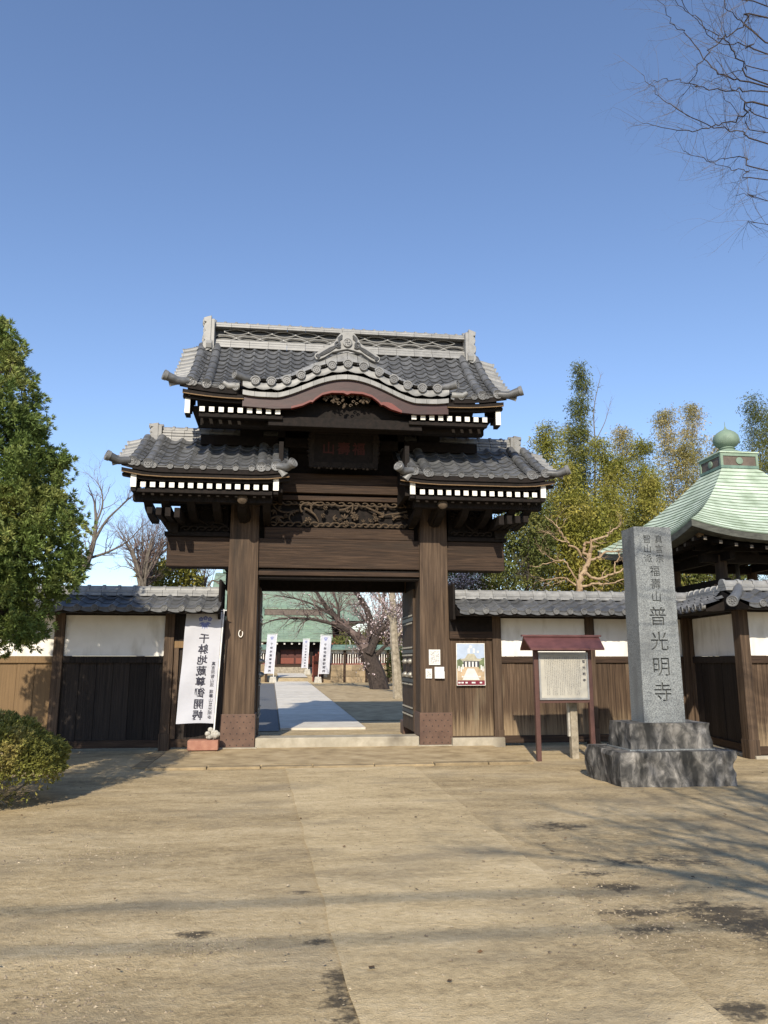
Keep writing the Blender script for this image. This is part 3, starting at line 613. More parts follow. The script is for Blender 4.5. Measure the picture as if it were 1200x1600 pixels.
def verge(parent, S, x, s, n, L=.34, drop=.26):
    me = barrel('verge_tile', .07, L, 8, 'tile_pale'); dm = disc('verge_disc', .07, 'tile_pale')
    for j in range(n):
        P = S.p((j + .2) / n, x) + Vector((0, 0, .02)); a = drop
        d = Vector((s * math.cos(a), 0, -math.sin(a))); end = P + d * L
        rot = Matrix((d.cross(Vector((0, -.5, 1))).normalized(), -d, Vector((0, 0, 0)))).transposed()
        xax = (-d).cross(Vector((0, -math.sin(S.ang(.5)), math.cos(S.ang(.5))))).normalized(); zax = xax.cross(-d); rot = Matrix((xax, -d, zax)).transposed()
        link('verge_tile', me, parent, end, rot)
    tip = S.p(0, x) + Vector((0, .02, .03)); a = tip + Vector((s * (L + .06), -.15, .045)); mid = tip + Vector((s * .18, -.05, -.02))
    MB().tube([tip, mid, a], [.068, .072, .084], 12).build('corner_barrel', 'tile', parent, smooth=True)
    dd = (a - mid).normalized(); zz = Vector((0, 0, 1)); xx = (-dd).cross(zz).normalized()
    link('corner_disc', disc('corner_disc', .094), parent, a, Matrix((xx, -dd, xx.cross(-dd))).transposed())
def ridge(parent, x0, x1, y, z, courses, ch, d, r, seg, s_end=(1, 1)):
    L = (x1 - x0) / seg; me = noshi('ridge_tile', L, d, ch)
    for c in range(courses):
        dd = 1 - .10 * c; me_ = me if c == 0 else noshi('ridge_tile', L, d * dd, ch * .82)
        for i in range(seg): link('ridge_tile', me_, parent, (x0 + i * L + (.0 if c % 2 else .0), y + rng.uniform(-.003, .003), z + c * ch))
    cap = ridge_cap('ridge_cap', r, L)
    for i in range(seg): link('ridge_cap', cap, parent, (x0 + i * L, y, z + courses * ch))
def demon_tile(parent, x, y, z, s, h, wd=.30):
    b = MB(); k = h / .75
    b.prism([(-.36 * k, 0), (-.40 * k, .10 * k), (-.30 * k, .22 * k), (-.27 * k, .45 * k), (-.20 * k, .62 * k), (0, .78 * k), (.20 * k, .62 * k), (.27 * k, .45 * k), (.30 * k, .22 * k), (.40 * k, .10 * k), (.36 * k, 0)],
            x, x + s * wd * .45, lambda a, q, c: (c, y + a, z + q))
    pr = [(0, -.02), (.10, -.05), (.17, -.01), (.21, .07), (.20, .14), (.15, .18), (.19, .22), (.215, .29), (.20, .36), (.15, .40), (.18, .44), (.20, .50), (.18, .56), (.13, .60), (.20, .62), (.21, .70), (.12, .73), (.0, .76)]
    for yy, kk in ((-.27, .86), (-.14, 1.0), (.0, 1.12), (.14, 1.0), (.27, .86)):
        b.prism([(x + s * (wd * .12 + a * wd / .30 * kk), z + q * k * (1.02 - .04 * abs(yy))) for a, q in pr], y + (yy - .062) * k, y + (yy + .062) * k)
    b.box(*sorted((x - s * .035, x + s * .045)), y - .31 * k, y + .31 * k, z - .06 * k, z + .70 * k)
    b.tube([(x - s * .04, y, z + .72 * k), (x + s * wd * .9, y, z + .74 * k)], .085 * k, 12)
    b.build('ridge_end_tile', 'tile_pale', parent, bevel=.008)
def deck(name, S, yb, zb, x0, x1, th=.09, m='wood_dark', clear=0):
    b = MB(); n = 8; prof = [(S.p(i / n).y, S.p(i / n).z) for i in range(n + 1)] + [(yb, zb)]
    for (ya, za), (yc, zc) in zip(prof, prof[1:]): pass
    xs_ = [x0 + (x1 - x0) * i / 30 for i in range(31)]
    top = [[(x, y, z + (S.up(x) * (1 - i / n) ** 1.5 if i <= n else 0) - .012) for x in xs_] for i, (y, z) in enumerate(prof)]
    if clear: top = [[(p[0], max(p[1], -1.12), p[2]) if abs(p[0]) < clear else p for p in row] for row in top]
    bot = [[(p[0], p[1], p[2] - th) for p in row] for row in top]
    b.sheet(top); b.sheet(bot); b.sheet([top[0], bot[0]]); b.sheet([top[-1], bot[-1]])
    for e in (0, -1): b.sheet([[r[e] for r in top], [r[e] for r in bot]])
    return b.build(name, m, gate)
# upper roof
upU = lambda x: .09 * max(0, (abs(x) - 1.9) / 1.0) ** 2
SU = Slope(-1.40, 6.30, .20, 7.72, .28, upU)
def kz(x):
    t = abs(x); bell = ((1 + math.cos(math.pi * min(t / 1.27, 1))) / 2) ** .75
    return 6.43 + .40 * bell + (.05 * ((t - 1.5) / .45) ** 2 if t > 1.5 else 0)
ur = deck('upper_roof', SU, 2.0, 6.3, -2.95, 2.95, clear=1.86)
tiled_slope(ur, SU, -2.90, 2.86, 24, 11, skip=lambda x, P: abs(x) < 1.9 and P.z < kz(x) + .05)
for s in (-1, 1):
    barrel_row(ur, SU, s * 2.49, 7); barrel_row(ur, SU, s * 2.78, 7, .078); verge(ur, SU, s * 2.80, s, 11)
b = MB()
for i in range(10):
    y0 = .45 + i * .16
    b.sheet([[(-2.9 + .29 * k, yy, 7.72 - (yy - .42) / 1.58 * 1.38 + .03 + .02 * (k % 2)) for k in range(21)] for yy in (y0, y0 + .16)])
o = b.build('rear_tiles', 'tile', ur, smooth=True); tag(o, kind='stuff')
# ridge with open lattice of interlocking rings
for c, (z0, hh, d) in enumerate(((7.70, .07, .21), (7.775, .055, .17), (7.835, .05, .15))):
    me = noshi('ridge_tile', 5.2 / 14, d, hh)
    for i in range(14): link('ridge_tile', me, ur, (-2.6 + i * 5.2 / 14, .31, z0))
MB().box(-2.6, 2.6, .29, .33, 7.885, 8.15).build('lattice_core', 'iron', ur)
LW = 5.2 / 11
def lens():
    b = MB()
    for q in (-1, 1):
        b.tube([(-LW / 2 + LW * i / 14, 0, q * .058 * math.sin(math.pi * i / 14) ** .8) for i in range(15)], .0135, 6)
    b.box(-LW / 2 - .012, -LW / 2 + .012, -.02, .02, -.02, .02)
    return b.mesh('lattice_tile', 'tile_pale', True)
LM = lens()
for row in (0, 1):
    for i in range(11 if row == 0 else 10):
        x = -2.6 + LW * (i + .5) + (LW / 2 if row else 0)
        for y in (.245, .375): link('lattice_tile', LM, ur, (x, y, 7.952 if row == 0 else 8.082))
for z0, hh, d in ((8.145, .045, .17), (8.195, .045, .15)):
    me = noshi('ridge_tile', 5.2 / 14, d, hh)
    for i in range(14): link('ridge_tile', me, ur, (-2.6 + i * 5.2 / 14, .31, z0))
cap = ridge_cap('ridge_cap', .065, .2166)
for i in range(24): link('ridge_cap', cap, ur, (-2.6 + i * .2166, .31, 8.243))
for s in (-1, 1): demon_tile(ur, s * 2.58, .31, 7.62, s, .68, .25)
# eave timbers of the upper roof
def eave_boards(S, x0, x1, fz, parent, gap=None):
    spans = [(x0, x1)] if not gap else [(x0, gap[0]), (gap[1], x1)]
    for a, c in spans:
        for nm, y0, y1, z0, z1, m in (('eave_board', S.ye + .03, S.ye + .20, -.165, -.105, 'wood_dark'), ('eave_strip', S.ye + .022, S.ye + .05, -.182, -.168, 'plank_new'), ('eave_fascia', S.ye + .10, S.ye + .2, -.235, -.185, 'wood_dark')):
            b = MB(); n = 8; tr = []; 
            rows = [[], [], [], []]
            for i in range(n + 1):
                x = a + (c - a) * i / n; u = S.up(x) * .8
                for q, (yy, zz) in enumerate(((y0, z0), (y0, z1), (y1, z1), (y1, z0))): rows[q].append((x, yy, S.ze + u + zz))
            b.sheet(rows + [rows[0]]); b.add([r[0] for r in rows], [(0, 1, 2, 3)]); b.add([r[-1] for r in rows], [(0, 1, 2, 3)]); b.build(nm, m, parent)
eave_boards(SU, -2.9, 2.9, 0, ur, gap=(-1.84, 1.84))
for s in (-1, 1):
    for k in range(9): link('rafter', RAF, ur, (s * (1.235 + .166 * k), -1.26, 5.945))
    MB().box(*sorted((s * 1.15, s * 2.62)), -1.22, -1.12, 5.82, 5.885).build('rafter_rail', 'wood_dark', ur)
    b = MB()
    for i in range(8):
        t0, t1 = i / 8, (i + 1) / 8; A, B = SU.p(t0), SU.p(t1)
        b.box(*sorted((s * 2.78, s * 2.86)), A.y + .16, B.y + .165, min(A.z, B.z) - .46, B.z - .13, 0)
    b.box(*sorted((s * 2.775, s * 2.865)), -1.265, -1.235, 5.86, 6.19, 1)
    b.build('bargeboard', ['wood_dark', 'white_paint'], ur)
    MB().box(*sorted((s * .9, s * 2.78)), -1.1, .2, 6.03, 6.05).build('soffit_board', 'wood_dark', ur)
# ---- curved front gable
kg = MB(); n = 48
xs_ = [-1.86 + 3.72 * i / n for i in range(n + 1)]
kg.sheet([[(x, y, kz(x) + .03) for x in xs_] for y in (-1.40, -.9, -.4, .1)]); kg.sheet([[(x, y, kz(x) - .22) for x in xs_] for y in (-1.36, -.4, .25)])
kg = kg.build('curved_gable', 'wood_dark', gate)
kd = [0] + [q for t in (.285, .565, .835, 1.09, 1.36, 1.64) for q in (-t, t)]
kb = barrel('gable_barrel', .078, .26, 10, 'tile_pale')
for x in kd:
    sl_ = math.atan2(kz(x + .02) - kz(x - .02), .04); r_ = RY(-sl_)
    link('gable_disc', T_KDISC, kg, (x, -1.47, kz(x)), r_); link('gable_barrel', kb, kg, (x, -1.465, kz(x) + .01), r_ @ RX(.12))
kd.sort()
for a, c in zip([-1.86] + kd, kd + [1.86]):
    b = MB(); g0 = []; g1 = []; g2 = []; g3 = []
    for i in range(7):
        x = a + (c - a) * i / 6; sag = .05 * math.sin(math.pi * i / 6); g0.append((x, -1.44, kz(x) - .115 - sag * .6)); g1.append((x, -1.45, kz(x) - .05 - sag)); g2.append((x, -1.42, kz(x) + .03 - sag)); g3.append((x, -1.15, kz(x) + .12 - sag * .5))
    b.sheet([g0, g1, g2, g3]); b.build('gable_pan_tile', 'tile_pale', kg, smooth=True)
xs2 = [-1.86 + 3.72 * i / 18 for i in range(19)]
for a, c in zip(xs2, xs2[1:]):
    b = MB(); P = []
    for i in range(5):
        x = a + .002 + (c - a - .004) * i / 4; k = kz(x); P.append([(x, -1.40, k - .175), (x, -1.40, k - .262), (x, -1.28, k - .262), (x, -1.28, k - .175), (x, -1.40, k - .175)])
    b.sheet(P); b.add(P[0][:4], [(0, 1, 2, 3)]); b.add(P[-1][:4], [(0, 1, 2, 3)]); b.build('gable_edge_strip', 'tile_pale', kg)
BOT = [(0, 6.295), (.07, 6.325), (.28, 6.32), (.45, 6.27), (.57, 6.18), (.62, 6.125), (.66, 6.13), (.80, 6.055), (1.0, 5.995), (1.3, 5.975), (1.86, 6.0)]
def kb_(x, off=0): return float(np.interp(abs(x), [p[0] for p in BOT], [p[1] for p in BOT])) + off
b = MB(); xs3 = sorted(set([round(-1.86 + 3.72 * i / 60, 4) for i in range(61)] + [q * p[0] for p in BOT for q in (-1, 1)]))
b.sheet([[(x, y, z) for x in xs3] for y, z in ()]) if 0 else None
for y in (-1.345, -1.27): b.sheet([[(x, y, kz(x) - .25) for x in xs3], [(x, y, kb_(x)) for x in xs3]])
b.sheet([[(x, -1.345, kb_(x)) for x in xs3], [(x, -1.27, kb_(x)) for x in xs3]]); b.build('gable_board', 'red_paint', kg)
for s in (-1, 1):
    b = MB(); q = [x for x in xs3 if 0 <= x * s <= 1.05]
    A = [(x, -1.352, kb_(x) - .004) for x in q]; B = [(x, -1.352, kb_(x) + .035 + .075 * math.exp(-((abs(x) - .80) / .12) ** 2) * (s > 0) + .02 * math.exp(-(x / .06) ** 2)) for x in q]
    b.sheet([B, A]); b.sheet([A, [(p[0], -1.262, p[2]) for p in A]]); b.sheet([B, [(p[0], -1.346, p[2]) for p in B]]); b.build('gable_red_edge', 'red_edge', kg)
pb = [(x, kz(x) - .235) for x in [-1.45 + 2.9 * i / 30 for i in range(31)]] + [(1.45, 5.74), (-1.45, 5.74)]
MB().prism(pb, -1.02, -.96).build('gable_back_board', 'wood_dark', kg)
MB().box(-1.4, 1.4, -1.16, -1.03, 5.72, 5.90).build('gable_tie_beam', 'wood_dark', kg, bevel=.01)
# carved pendant below the gable
r5 = random.Random(3); b = MB()
for k in range(44):
    x = r5.uniform(-.42, .42); zt = kb_(x) - .015; lim = .20 * (1 - abs(x) / .5) ** 1.2 + .04; z = zt - r5.random() * lim; s = r5.uniform(.02, .034)
    if r5.random() < .5: b.ell((x, -1.22, z), (s * 1.3, .03, s * .7), 7, 4, RY(r5.uniform(-1, 1)))
    else: b.tube([(x + s * 1.1 * math.cos(a) * (1 - a / 9), -1.235, z + s * 1.1 * math.sin(a) * (1 - a / 9)) for a in [i * .55 for i in range(11)]], .011, 5)
tag(b.build('gable_pendant', 'wood_carved', kg, smooth=True), kind='stuff')
# pale crown tiles over the curve
CT = [(0, 7.17), (.3, 7.06), (.64, 6.90), (1.0, 6.71), (1.3, 6.585), (1.62, 6.53)]
ct = lambda x: float(np.interp(abs(x), [p[0] for p in CT], [p[1] for p in CT]))
xs4 = [-1.62, -1.42, -1.22, -1.02, -.82, -.61, -.40, -.19, 0, .19, .40, .61, .82, 1.02, 1.22, 1.42, 1.62]
for a, c in zip(xs4, xs4[1:]):
    b = MB(); A = []; B = []; Cc = []
    for i in range(5):
        x = a + .004 + (c - a - .008) * i / 4; lo = kz(x) + .085; hi = max(ct(x), lo + .03)
        A.append((x * 1.0, -1.38, lo)); B.append((x * .99, -1.22, hi)); Cc.append((x * .99, -1.0, hi + .01))
    b.sheet([A, B, Cc]); b.sheet([A, [(p[0], p[1] + .1, p[2] - .02) for p in A]]); b.build('crown_tile', 'tile_pale', kg)
# crest ornament
oz = 7.18; half = [(0, .335), (.07, .333), (.13, .31), (.19, .23), (.235, .135), (.30, .088), (.42, .03), (.52, -.06), (.594, -.12), (.60, -.17), (.572, -.215), (.50, -.21), (.42, -.17), (.27, -.06), (.095, -.01), (0, .01)]
poly = half + [(-x, z) for x, z in half[-2:0:-1]]
cr_ = MB(); cr_.prism([(x, oz + z) for x, z in poly], -1.30, -1.20); crest = cr_.build('crest_ornament', 'tile_pale', kg, bevel=.02)
b = MB()
for s in (-1, 1):
    for off, rad in ((0, .016), (.032, .013), (.060, .010)):
        pts = [(.10, .27 - off), (.17, .21 - off), (.15 + off * .3, .10), (.22, .05 - off * .4), (.33, .0 - off), (.44, -.075 - off * .8), (.52, -.135 - off * .4), (.545, -.165)]
        b.tube([(s * x, -1.315, oz + z) for x, z in pts], rad, 6)
    b.tube([(s * (.175 + .055 * math.cos(a) * (1 - a / 11)), -1.32, oz + .085 + .055 * math.sin(a) * (1 - a / 11)) for a in [-2.4 + i * .5 for i in range(15)]], .014, 6)
    b.tube([(s * (.535 + .04 * math.cos(a) * (1 - a / 11)), -1.32, oz - .165 + .04 * math.sin(a) * (1 - a / 11)) for a in [i * .5 for i in range(15)]], .011, 6)
b.build('crest_scroll', 'tile', crest, smooth=True)
b = MB(); b.lathe([(.085, -.02), (.085, .02), (.07, .026), (.062, .014), (.004, .014)], 24, (0, -1.315, oz + .125), (0, -1, 0)); b.build('crest_disc', 'tile_pale', crest, smooth=True)
b = MB(); q = .036; th = .0065
def mb_(x0, z0, x1, z1): b.box(min(x0, x1) - th, max(x0, x1) + th, -1.338, -1.326, oz + .125 + min(z0, z1) - th, oz + .125 + max(z0, z1) + th)
mb_(0, -q, 0, q); mb_(-q, 0, q, 0); mb_(0, q, -q, q); mb_(0, -q, q, -q); mb_(-q, 0, -q, -q); mb_(q, 0, q, q)
b.build('crest_symbol', 'tile', crest)
for s in (-1, 1):
    MB().tube([(s * 1.70, -1.35, 6.49), (s * 1.86, -1.42, 6.50), (s * 1.99, -1.47, 6.53)], [.06, .07, .08], 12).build('gable_end_barrel', 'tile', kg, smooth=True)
    link('gable_end_disc', T_KDISC, kg, (s * 2.0, -1.475, 6.53), RZ(s * .95))
    MB().tube([(s * 1.93, -1.36, 6.36), (s * 2.12, -1.40, 6.34), (s * 2.2, -1.41, 6.40)], [.07, .06, .04], 10).build('gable_end_scroll', 'tile_pale', kg, smooth=True)
# ---- two lower roofs
def lower(s):
    up = lambda x: .10 * (max(0, (abs(x) - 3.2) / .7) ** 2 + .55 * max(0, (1.7 - abs(x)) / .6) ** 2)
    S = Slope(-1.16, 4.90, .16, 5.76, .22, up)
    x0, x1 = sorted((s * 1.0, s * 3.9)); root = deck('lower_roof', S, 1.6, 4.9, x0, x1)
    f0, f1 = sorted((s * 1.05, s * 3.86)); tiled_slope(root, S, f0, f1, 10, 7)
    for xx in (3.45, 3.72): barrel_row(root, S, s * xx, 5, .088 if xx < 3.5 else .08)
    for xx in (1.50, 1.24): barrel_row(root, S, s * xx, 5, .088 if xx > 1.4 else .08)
    verge(root, S, s * 3.76, s, 7, .30); verge(root, S, s * 1.22, -s, 7, .22, .9)
    r0, r1 = sorted((s * 1.15, s * 3.52)); ridge(root, r0, r1, .30, 5.72, 4, .065, .17, .075, 10)
    demon_tile(root, s * 3.5, .30, 5.66, s, .42, .26)
    eave_boards(S, x0, x1, 0, root)
    b = MB()
    for i in range(9):
        y0 = .44 + i * .13
        b.sheet([[(x0 + (x1 - x0) * k / 10, yy, 5.74 - (yy - .44) / 1.16 * .8 + .03 + .02 * (k % 2)) for k in range(11)] for yy in (y0, y0 + .13)])
    tag(b.build('rear_tiles', 'tile', root, smooth=True), kind='stuff')
    for k in range(14): link('rafter', RAF, root, (s * (1.42 + .163 * k), -1.03, 4.60))
    MB().box(*sorted((s * 1.3, s * 3.66)), -.99, -.90, 4.475, 4.54).build('rafter_rail', 'wood_dark', root)
    MB().box(*sorted((s * 1.3, s * 3.66)), -.95, .2, 4.72, 4.74).build('soffit_board', 'wood_dark', root)
    for xx in (1.235, 3.70):
        b = MB()
        for i in range(6):
            A, B = S.p(i / 6), S.p((i + 1) / 6); b.box(s * xx - .04, s * xx + .04, A.y + .13, B.y + .135, A.z - .42, B.z - .13, 0)
        b.box(s * xx - .048, s * xx + .048, -1.065, -1.028, 4.545, 4.80, 1); b.build('bargeboard', ['wood_dark', 'white_paint'], root)
    MB().box(*sorted((s * 1.12, s * 1.2)), -.9, .3, 4.55, 5.5).build('inner_cheek', 'wood_dark', root)
both(lower)
A = at(376, 990, -.02); MB().tube([(A.x + .036 * math.cos(q), -.015, A.z + .062 * math.sin(q)) for q in [1.7 + i * .33 for i in range(17)]], .008, 7).build('rope_ring', 'white_paint', gate, smooth=True)
# ---- name plaque under the gable
pl = thing('name_plaque', 'dark carved name plaque with faint red characters under the curved gable', 'plaque', (0.02, -.28, 5.2), local=True)
pl.rotation_euler = (R(10), 0, 0)
b = MB(); b.box(-.56, .56, 0, .05, .08, .66); b.build('panel', 'wood_dark', pl)
for nm, x0, x1, z0, z1 in (('frame_rail', -.66, .66, 0, .10), ('frame_rail', -.66, .66, .64, .74), ('frame_stile', -.66, -.56, .10, .64), ('frame_stile', .56, .66, .10, .64)):
    b = MB(); b.box(x0, x1, -.03, .06, z0, z1)
    n = int(max(x1 - x0, z1 - z0) / .075)
    for i in range(n):
        t = (i + .5) / n
        if x1 - x0 > z1 - z0: b.ell((x0 + (x1 - x0) * t, -.01, z0 if z0 < .3 else z1), (.04, .035, .022 + .012 * (i % 3)), 8, 4)
        else: b.ell((x0 if x0 < 0 else x1, -.01, z0 + (z1 - z0) * t), (.022 + .012 * (i % 3), .035, .04), 8, 4)
    b.build(nm, 'carved_dark', pl, smooth=False)
b = MB()
for ch, x in (('山', -.29), ('壽', .0), ('福', .29)):
    vs, fs, _ = glyph(ch, .02); b.add([(x + q[0] * .25, -.006, .37 + q[1] * .25) for q in vs], fs)
b.build('characters', 'ink_red', pl, fix=False)
# ------------------------------------------------------------------ precinct walls
def wall(label, org, rz, L, posts, bays, cols, rot_x=(0, 0), footing=False, roof0=None, roof1=None):
    """local x along the wall, y=0 front face, z up"""
    t = thing('precinct_wall', label, 'wall', org, rz, 'roofed walls beside the gate', local=True)
    for x in posts: 
        MB().box(x - .085, x + .085, -.05, .16, .10, 2.42).build('post', 'wood_v', t, bevel=.008)
        MB().box(x - .095, x + .095, -.06, .17, -.03, .30).build('post_base', 'wood_v', t, bevel=.008)
    for x0, x1, pm, white in bays:
        MB().box(x0, x1, -.035, .13, 2.38, 2.50).build('head_beam', 'wood_dark', t, bevel=.006)
        if white:
            MB().box(x0, x1, .02, .12, 1.655, 2.378).build('plaster_panel', 'plaster', t)
            MB().box(x0, x1, -.03, .13, 1.53, 1.65).build('mid_rail', 'wood_h' if pm == 'plank' else pm, t, bevel=.006)
        zt = 1.53 if white else 2.378; n = max(1, round((x1 - x0) / .29)); w_ = (x1 - x0) / n
        for i in range(n):
            dy = rng.uniform(-.006, .006); MB().box(x0 + i * w_ + .003, x0 + (i + 1) * w_ - .003, .015 + dy, .045 + dy, .19, zt).build('plank', pm, t)
        MB().box(x0, x1, .046, .06, .19, zt).build('backing_board', 'wood_dark', t)
        MB().box(x0, x1, -.03, .13, .055, .188).build('sill', 'wood_h', t, bevel=.008)
        if footing: MB().box(x0 - .1, x1 + .1, -.10, .2, -.1, .05).build('footing', 'stone_step', t, bevel=.01)
    a, c = roof0 if roof0 is not None else 0, roof1 if roof1 is not None else L
    MB().prism([(-.67, 2.42), (.06, 2.72), (.52, 2.47), (.52, 2.43), (-.66, 2.385)], a, c, lambda y, z, x: (x, y, z)).build('roof_board', 'wood_dark', t)
    S = Slope(-.70, 2.455, .04, 2.745, .1); Sb = Slope(.54, 2.50, .08, 2.745, .1)
    w_ = (c - a) / cols; nrow = 3; Lr = S.len() / nrow; me = pantile('roof_tile', w_, Lr, .05, .02)
    for j in range(nrow):
        for i in range(cols):
            x = a + (i + .5) * w_; P = S.p(j / nrow, x)
            o = link('eave_tile' if j == 0 else 'roof_tile', me, t, P + Vector((0, 0, rng.uniform(-.004, .004))), RX(S.ang(.5)) @ RZ(rng.uniform(-.01, .01)))
            if j == 0:
                link('eave_disc', T_DISC, t, S.p(0, a + (i + .80) * w_) + Vector((0, -.012, .018)))
    lip = MB()
    for i in range(cols):
        x = a + i * w_; tp = [(x + w_ * k / 8, -.696, 2.485) for k in range(9)]; bt = [(x + w_ * k / 8, -.698, 2.43 - .03 * math.sin(math.pi * k / 8)) for k in range(9)]
        lip.sheet([tp, bt]); lip.sheet([bt, [(p[0], p[1] + .03, p[2]) for p in bt]])
    lip.build('eave_lips', 'tile', t)
    b = MB(); b.sheet([[(a + w_ * k / 2, y, z + .02 * (k % 2)) for k in range(cols * 2 + 1)] for y, z in ((.08, 2.75), (.54, 2.51))]); tag(b.build('rear_tiles', 'tile', t, smooth=True), kind='stuff')
    n = max(2, round((c - a) / .27)); Ls = (c - a) / n
    for q, (z0, h, d) in enumerate(((2.735, .055, .135), (2.795, .05, .115))):
        me = noshi('ridge_tile', Ls, d, h, 'tile_pale')
        for i in range(n): link('ridge_tile', me, t, (a + i * Ls, .06 + rng.uniform(-.003, .003), z0 + rng.uniform(-.002, .002)))
    cap = ridge_cap('ridge_cap', .075, Ls)
    for i in range(n): link('ridge_cap', cap, t, (a + i * Ls, .06 + rng.uniform(-.004, .004), 2.845 + rng.uniform(-.003, .003)))
    return t
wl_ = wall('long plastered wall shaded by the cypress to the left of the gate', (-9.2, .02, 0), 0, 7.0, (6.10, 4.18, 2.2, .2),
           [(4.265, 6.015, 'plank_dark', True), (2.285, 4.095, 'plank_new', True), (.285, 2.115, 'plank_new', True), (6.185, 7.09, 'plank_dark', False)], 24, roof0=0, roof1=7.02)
MB().box(6.2, 6.95, -.04, .03, 1.80, 1.92).build('door_rail', 'plank_new', wl_); MB().box(6.2, 6.28, -.035, .03, .2, 1.8).build('door_stile', 'wood_v', wl_)
MB().box(6.98, 7.03, -.40, .5, 2.30, 3.02).build('roof_end_board', 'wood_dark', wl_, bevel=.02)
wr = wall('plastered wall with weathered planks between the gate and the stone monument', (2.10, .02, 0), 0, 4.89, (.92, 2.79, 4.78),
          [(1.005, 2.705, 'plank', True), (2.875, 4.695, 'plank', True), (.0, .835, 'plank', False)], 18, roof0=.06, roof1=4.89)
MB().box(.0, .835, -.05, .10, 1.98, 2.12).build('door_rail', 'wood_h', wr, bevel=.008); MB().box(.0, .835, -.045, .02, 2.12, 2.37).build('door_head_panel', 'wood_dark', wr)
MB().box(.0, 1.0, -.16, .0, -.02, .17).build('door_step', 'stone_step', wr, bevel=.015)
MB().box(.0, .05, -.38, .5, 2.32, 3.0).build('roof_end_board', 'wood_dark', wr, bevel=.02)
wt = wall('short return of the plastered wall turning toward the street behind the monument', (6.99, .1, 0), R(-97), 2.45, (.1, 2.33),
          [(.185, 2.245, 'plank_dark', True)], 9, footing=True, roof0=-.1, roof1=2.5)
wf = wall('plastered wall section at the right edge of the picture', (6.62, -2.36, 0), 0, 3.4, (.0, 1.95, 3.3),
          [(.085, 1.865, 'plank', True), (2.035, 3.215, 'plank', True)], 13, footing=True, roof0=-.28, roof1=3.4)
MB().tube([(-.58, -.72, 2.50), (-.22, -.28, 2.65), (.0, .02, 2.80)], [.085, .08, .075], 10).build('hip_barrel', 'tile', wf, smooth=True)
link('hip_disc', T_BIG, wf, (-.585, -.725, 2.50), RZ(-.65))

# ------------------------------------------------------------------ paper notices, poster
def sheet_thing(name, label, cat, u0, v0, u1, v1, Y, m='paper'):
    A = at(u0, v0, Y); B = at(u1, v1, Y); t = thing(name, label, cat, ((A.x + B.x) / 2, Y, B.z)); x0, x1, z0, z1 = A.x, B.x, B.z, A.z
    MB().box(x0, x1, Y - .006, Y, z0, z1).build('sheet', m, t); return t, x0, x1, z0, z1
mat('print_lines', [(.44, (.66, .65, .61)), (.56, (.34, .34, .34))], (30, 1, 34), 1.0, 3, .7)
flat('plastic', (.62, .63, .62), .25, .5)
t, x0, x1, z0, z1 = sheet_thing('paper_notice', 'larger white paper notice pinned on the right gate pillar', 'notice', 670, 1015, 688, 1039, -.004); MB().box(x0 + .02, x1 - .02, -.0125, -.0105, z0 + .03, z1 - .03).build('print', 'print_lines', t)
t, x0, x1, z0, z1 = sheet_thing('paper_notice', 'small white slip pinned low left on the gate pillar', 'notice', 665, 1045, 675, 1060, -.004); MB().box(x0 + .02, x1 - .02, -.0125, -.0105, z0 + .03, z1 - .03).build('print', 'print_lines', t)
t, x0, x1, z0, z1 = sheet_thing('leaflet_holder', 'clear plastic leaflet holder with papers on the gate pillar', 'holder', 679, 1042, 694, 1060, -.004, 'plastic')
MB().box(x0 + .012, x1 - .02, -.04, -.011, z0 + .04, z1 - .05).build('leaflets', 'paper', t); MB().box(x0, x1, -.048, -.0415, z0, z0 + .13).build('pocket', 'plastic', t); MB().box(x0 + .04, x1 - .05, -.042, -.0402, z0 + .135, z1 - .07).build('print', 'print_lines', t)
t, x0, x1, z0, z1 = sheet_thing('event_poster', 'colour poster of a temple building on the side door', 'poster', 712.5, 1005, 758.5, 1071, -.035)
pw, ph = x1 - x0, z1 - z0
flat('p_sky', (0.370, 0.444, 0.562), .35, .5, .08); flat('p_haze', (0.548, 0.562, 0.548), .35, .5, .1); flat('p_dark', (0.044, 0.044, 0.052), .4); flat('p_roof', (0.370, 0.348, 0.266), .35, .5, .3); flat('p_sand', (0.414, 0.311, 0.200), .35, .5, .25); flat('p_band', (0.148, 0.018, 0.033), .35, .5, .15); flat('p_white', (0.607, 0.607, 0.592), .35, .5, .04); flat('p_green', (0.118, 0.148, 0.074), .4, .5, .4)
b = MB(); q = lambda f0, f1, g0, g1, mi, k=0: b.box(x0 + f0 * pw, x0 + f1 * pw, -.044 - k * .0012, -.0412, z0 + g0 * ph, z0 + g1 * ph, mi)
pt = lambda ps, mi, k=1: b.prism([(x0 + f * pw, z0 + g * ph) for f, g in ps], -.044 - k * .0012, -.0412, None, mi)
q(.02, .98, .55, .985, 0); q(.02, .98, .12, .55, 4); q(.02, .98, .012, .12, 5); q(.02, .98, .44, .60, 1, 1); pt([(.02, .40), (.02, .60), (.16, .64), (.25, .52), (.22, .40)], 7, 2); pt([(.98, .40), (.98, .66), (.86, .64), (.74, .5), (.78, .40)], 7, 2)
pt([(.12, .62), (.30, .64), (.40, .75), (.62, .75), (.72, .64), (.92, .62), (.80, .57), (.22, .57)], 3, 3); q(.24, .80, .44, .575, 2, 4)
for f in (.30, .42, .54, .66): q(f, f + .06, .43, .56, 6, 5)
for f, g in ((.06, .40), (.14, .38), (.20, .44), (.84, .42), (.90, .39)): q(f, f + .045, g - .06, g + .06, 6, 5)
pt([(.38, .40), (.62, .40), (.80, .13), (.20, .13)], 1, 2); b.lathe([(.03, 0), (.03, .002)], 14, (x0 + .5 * pw, -.0446, z0 + .915 * ph), (0, -1, 0), 6)
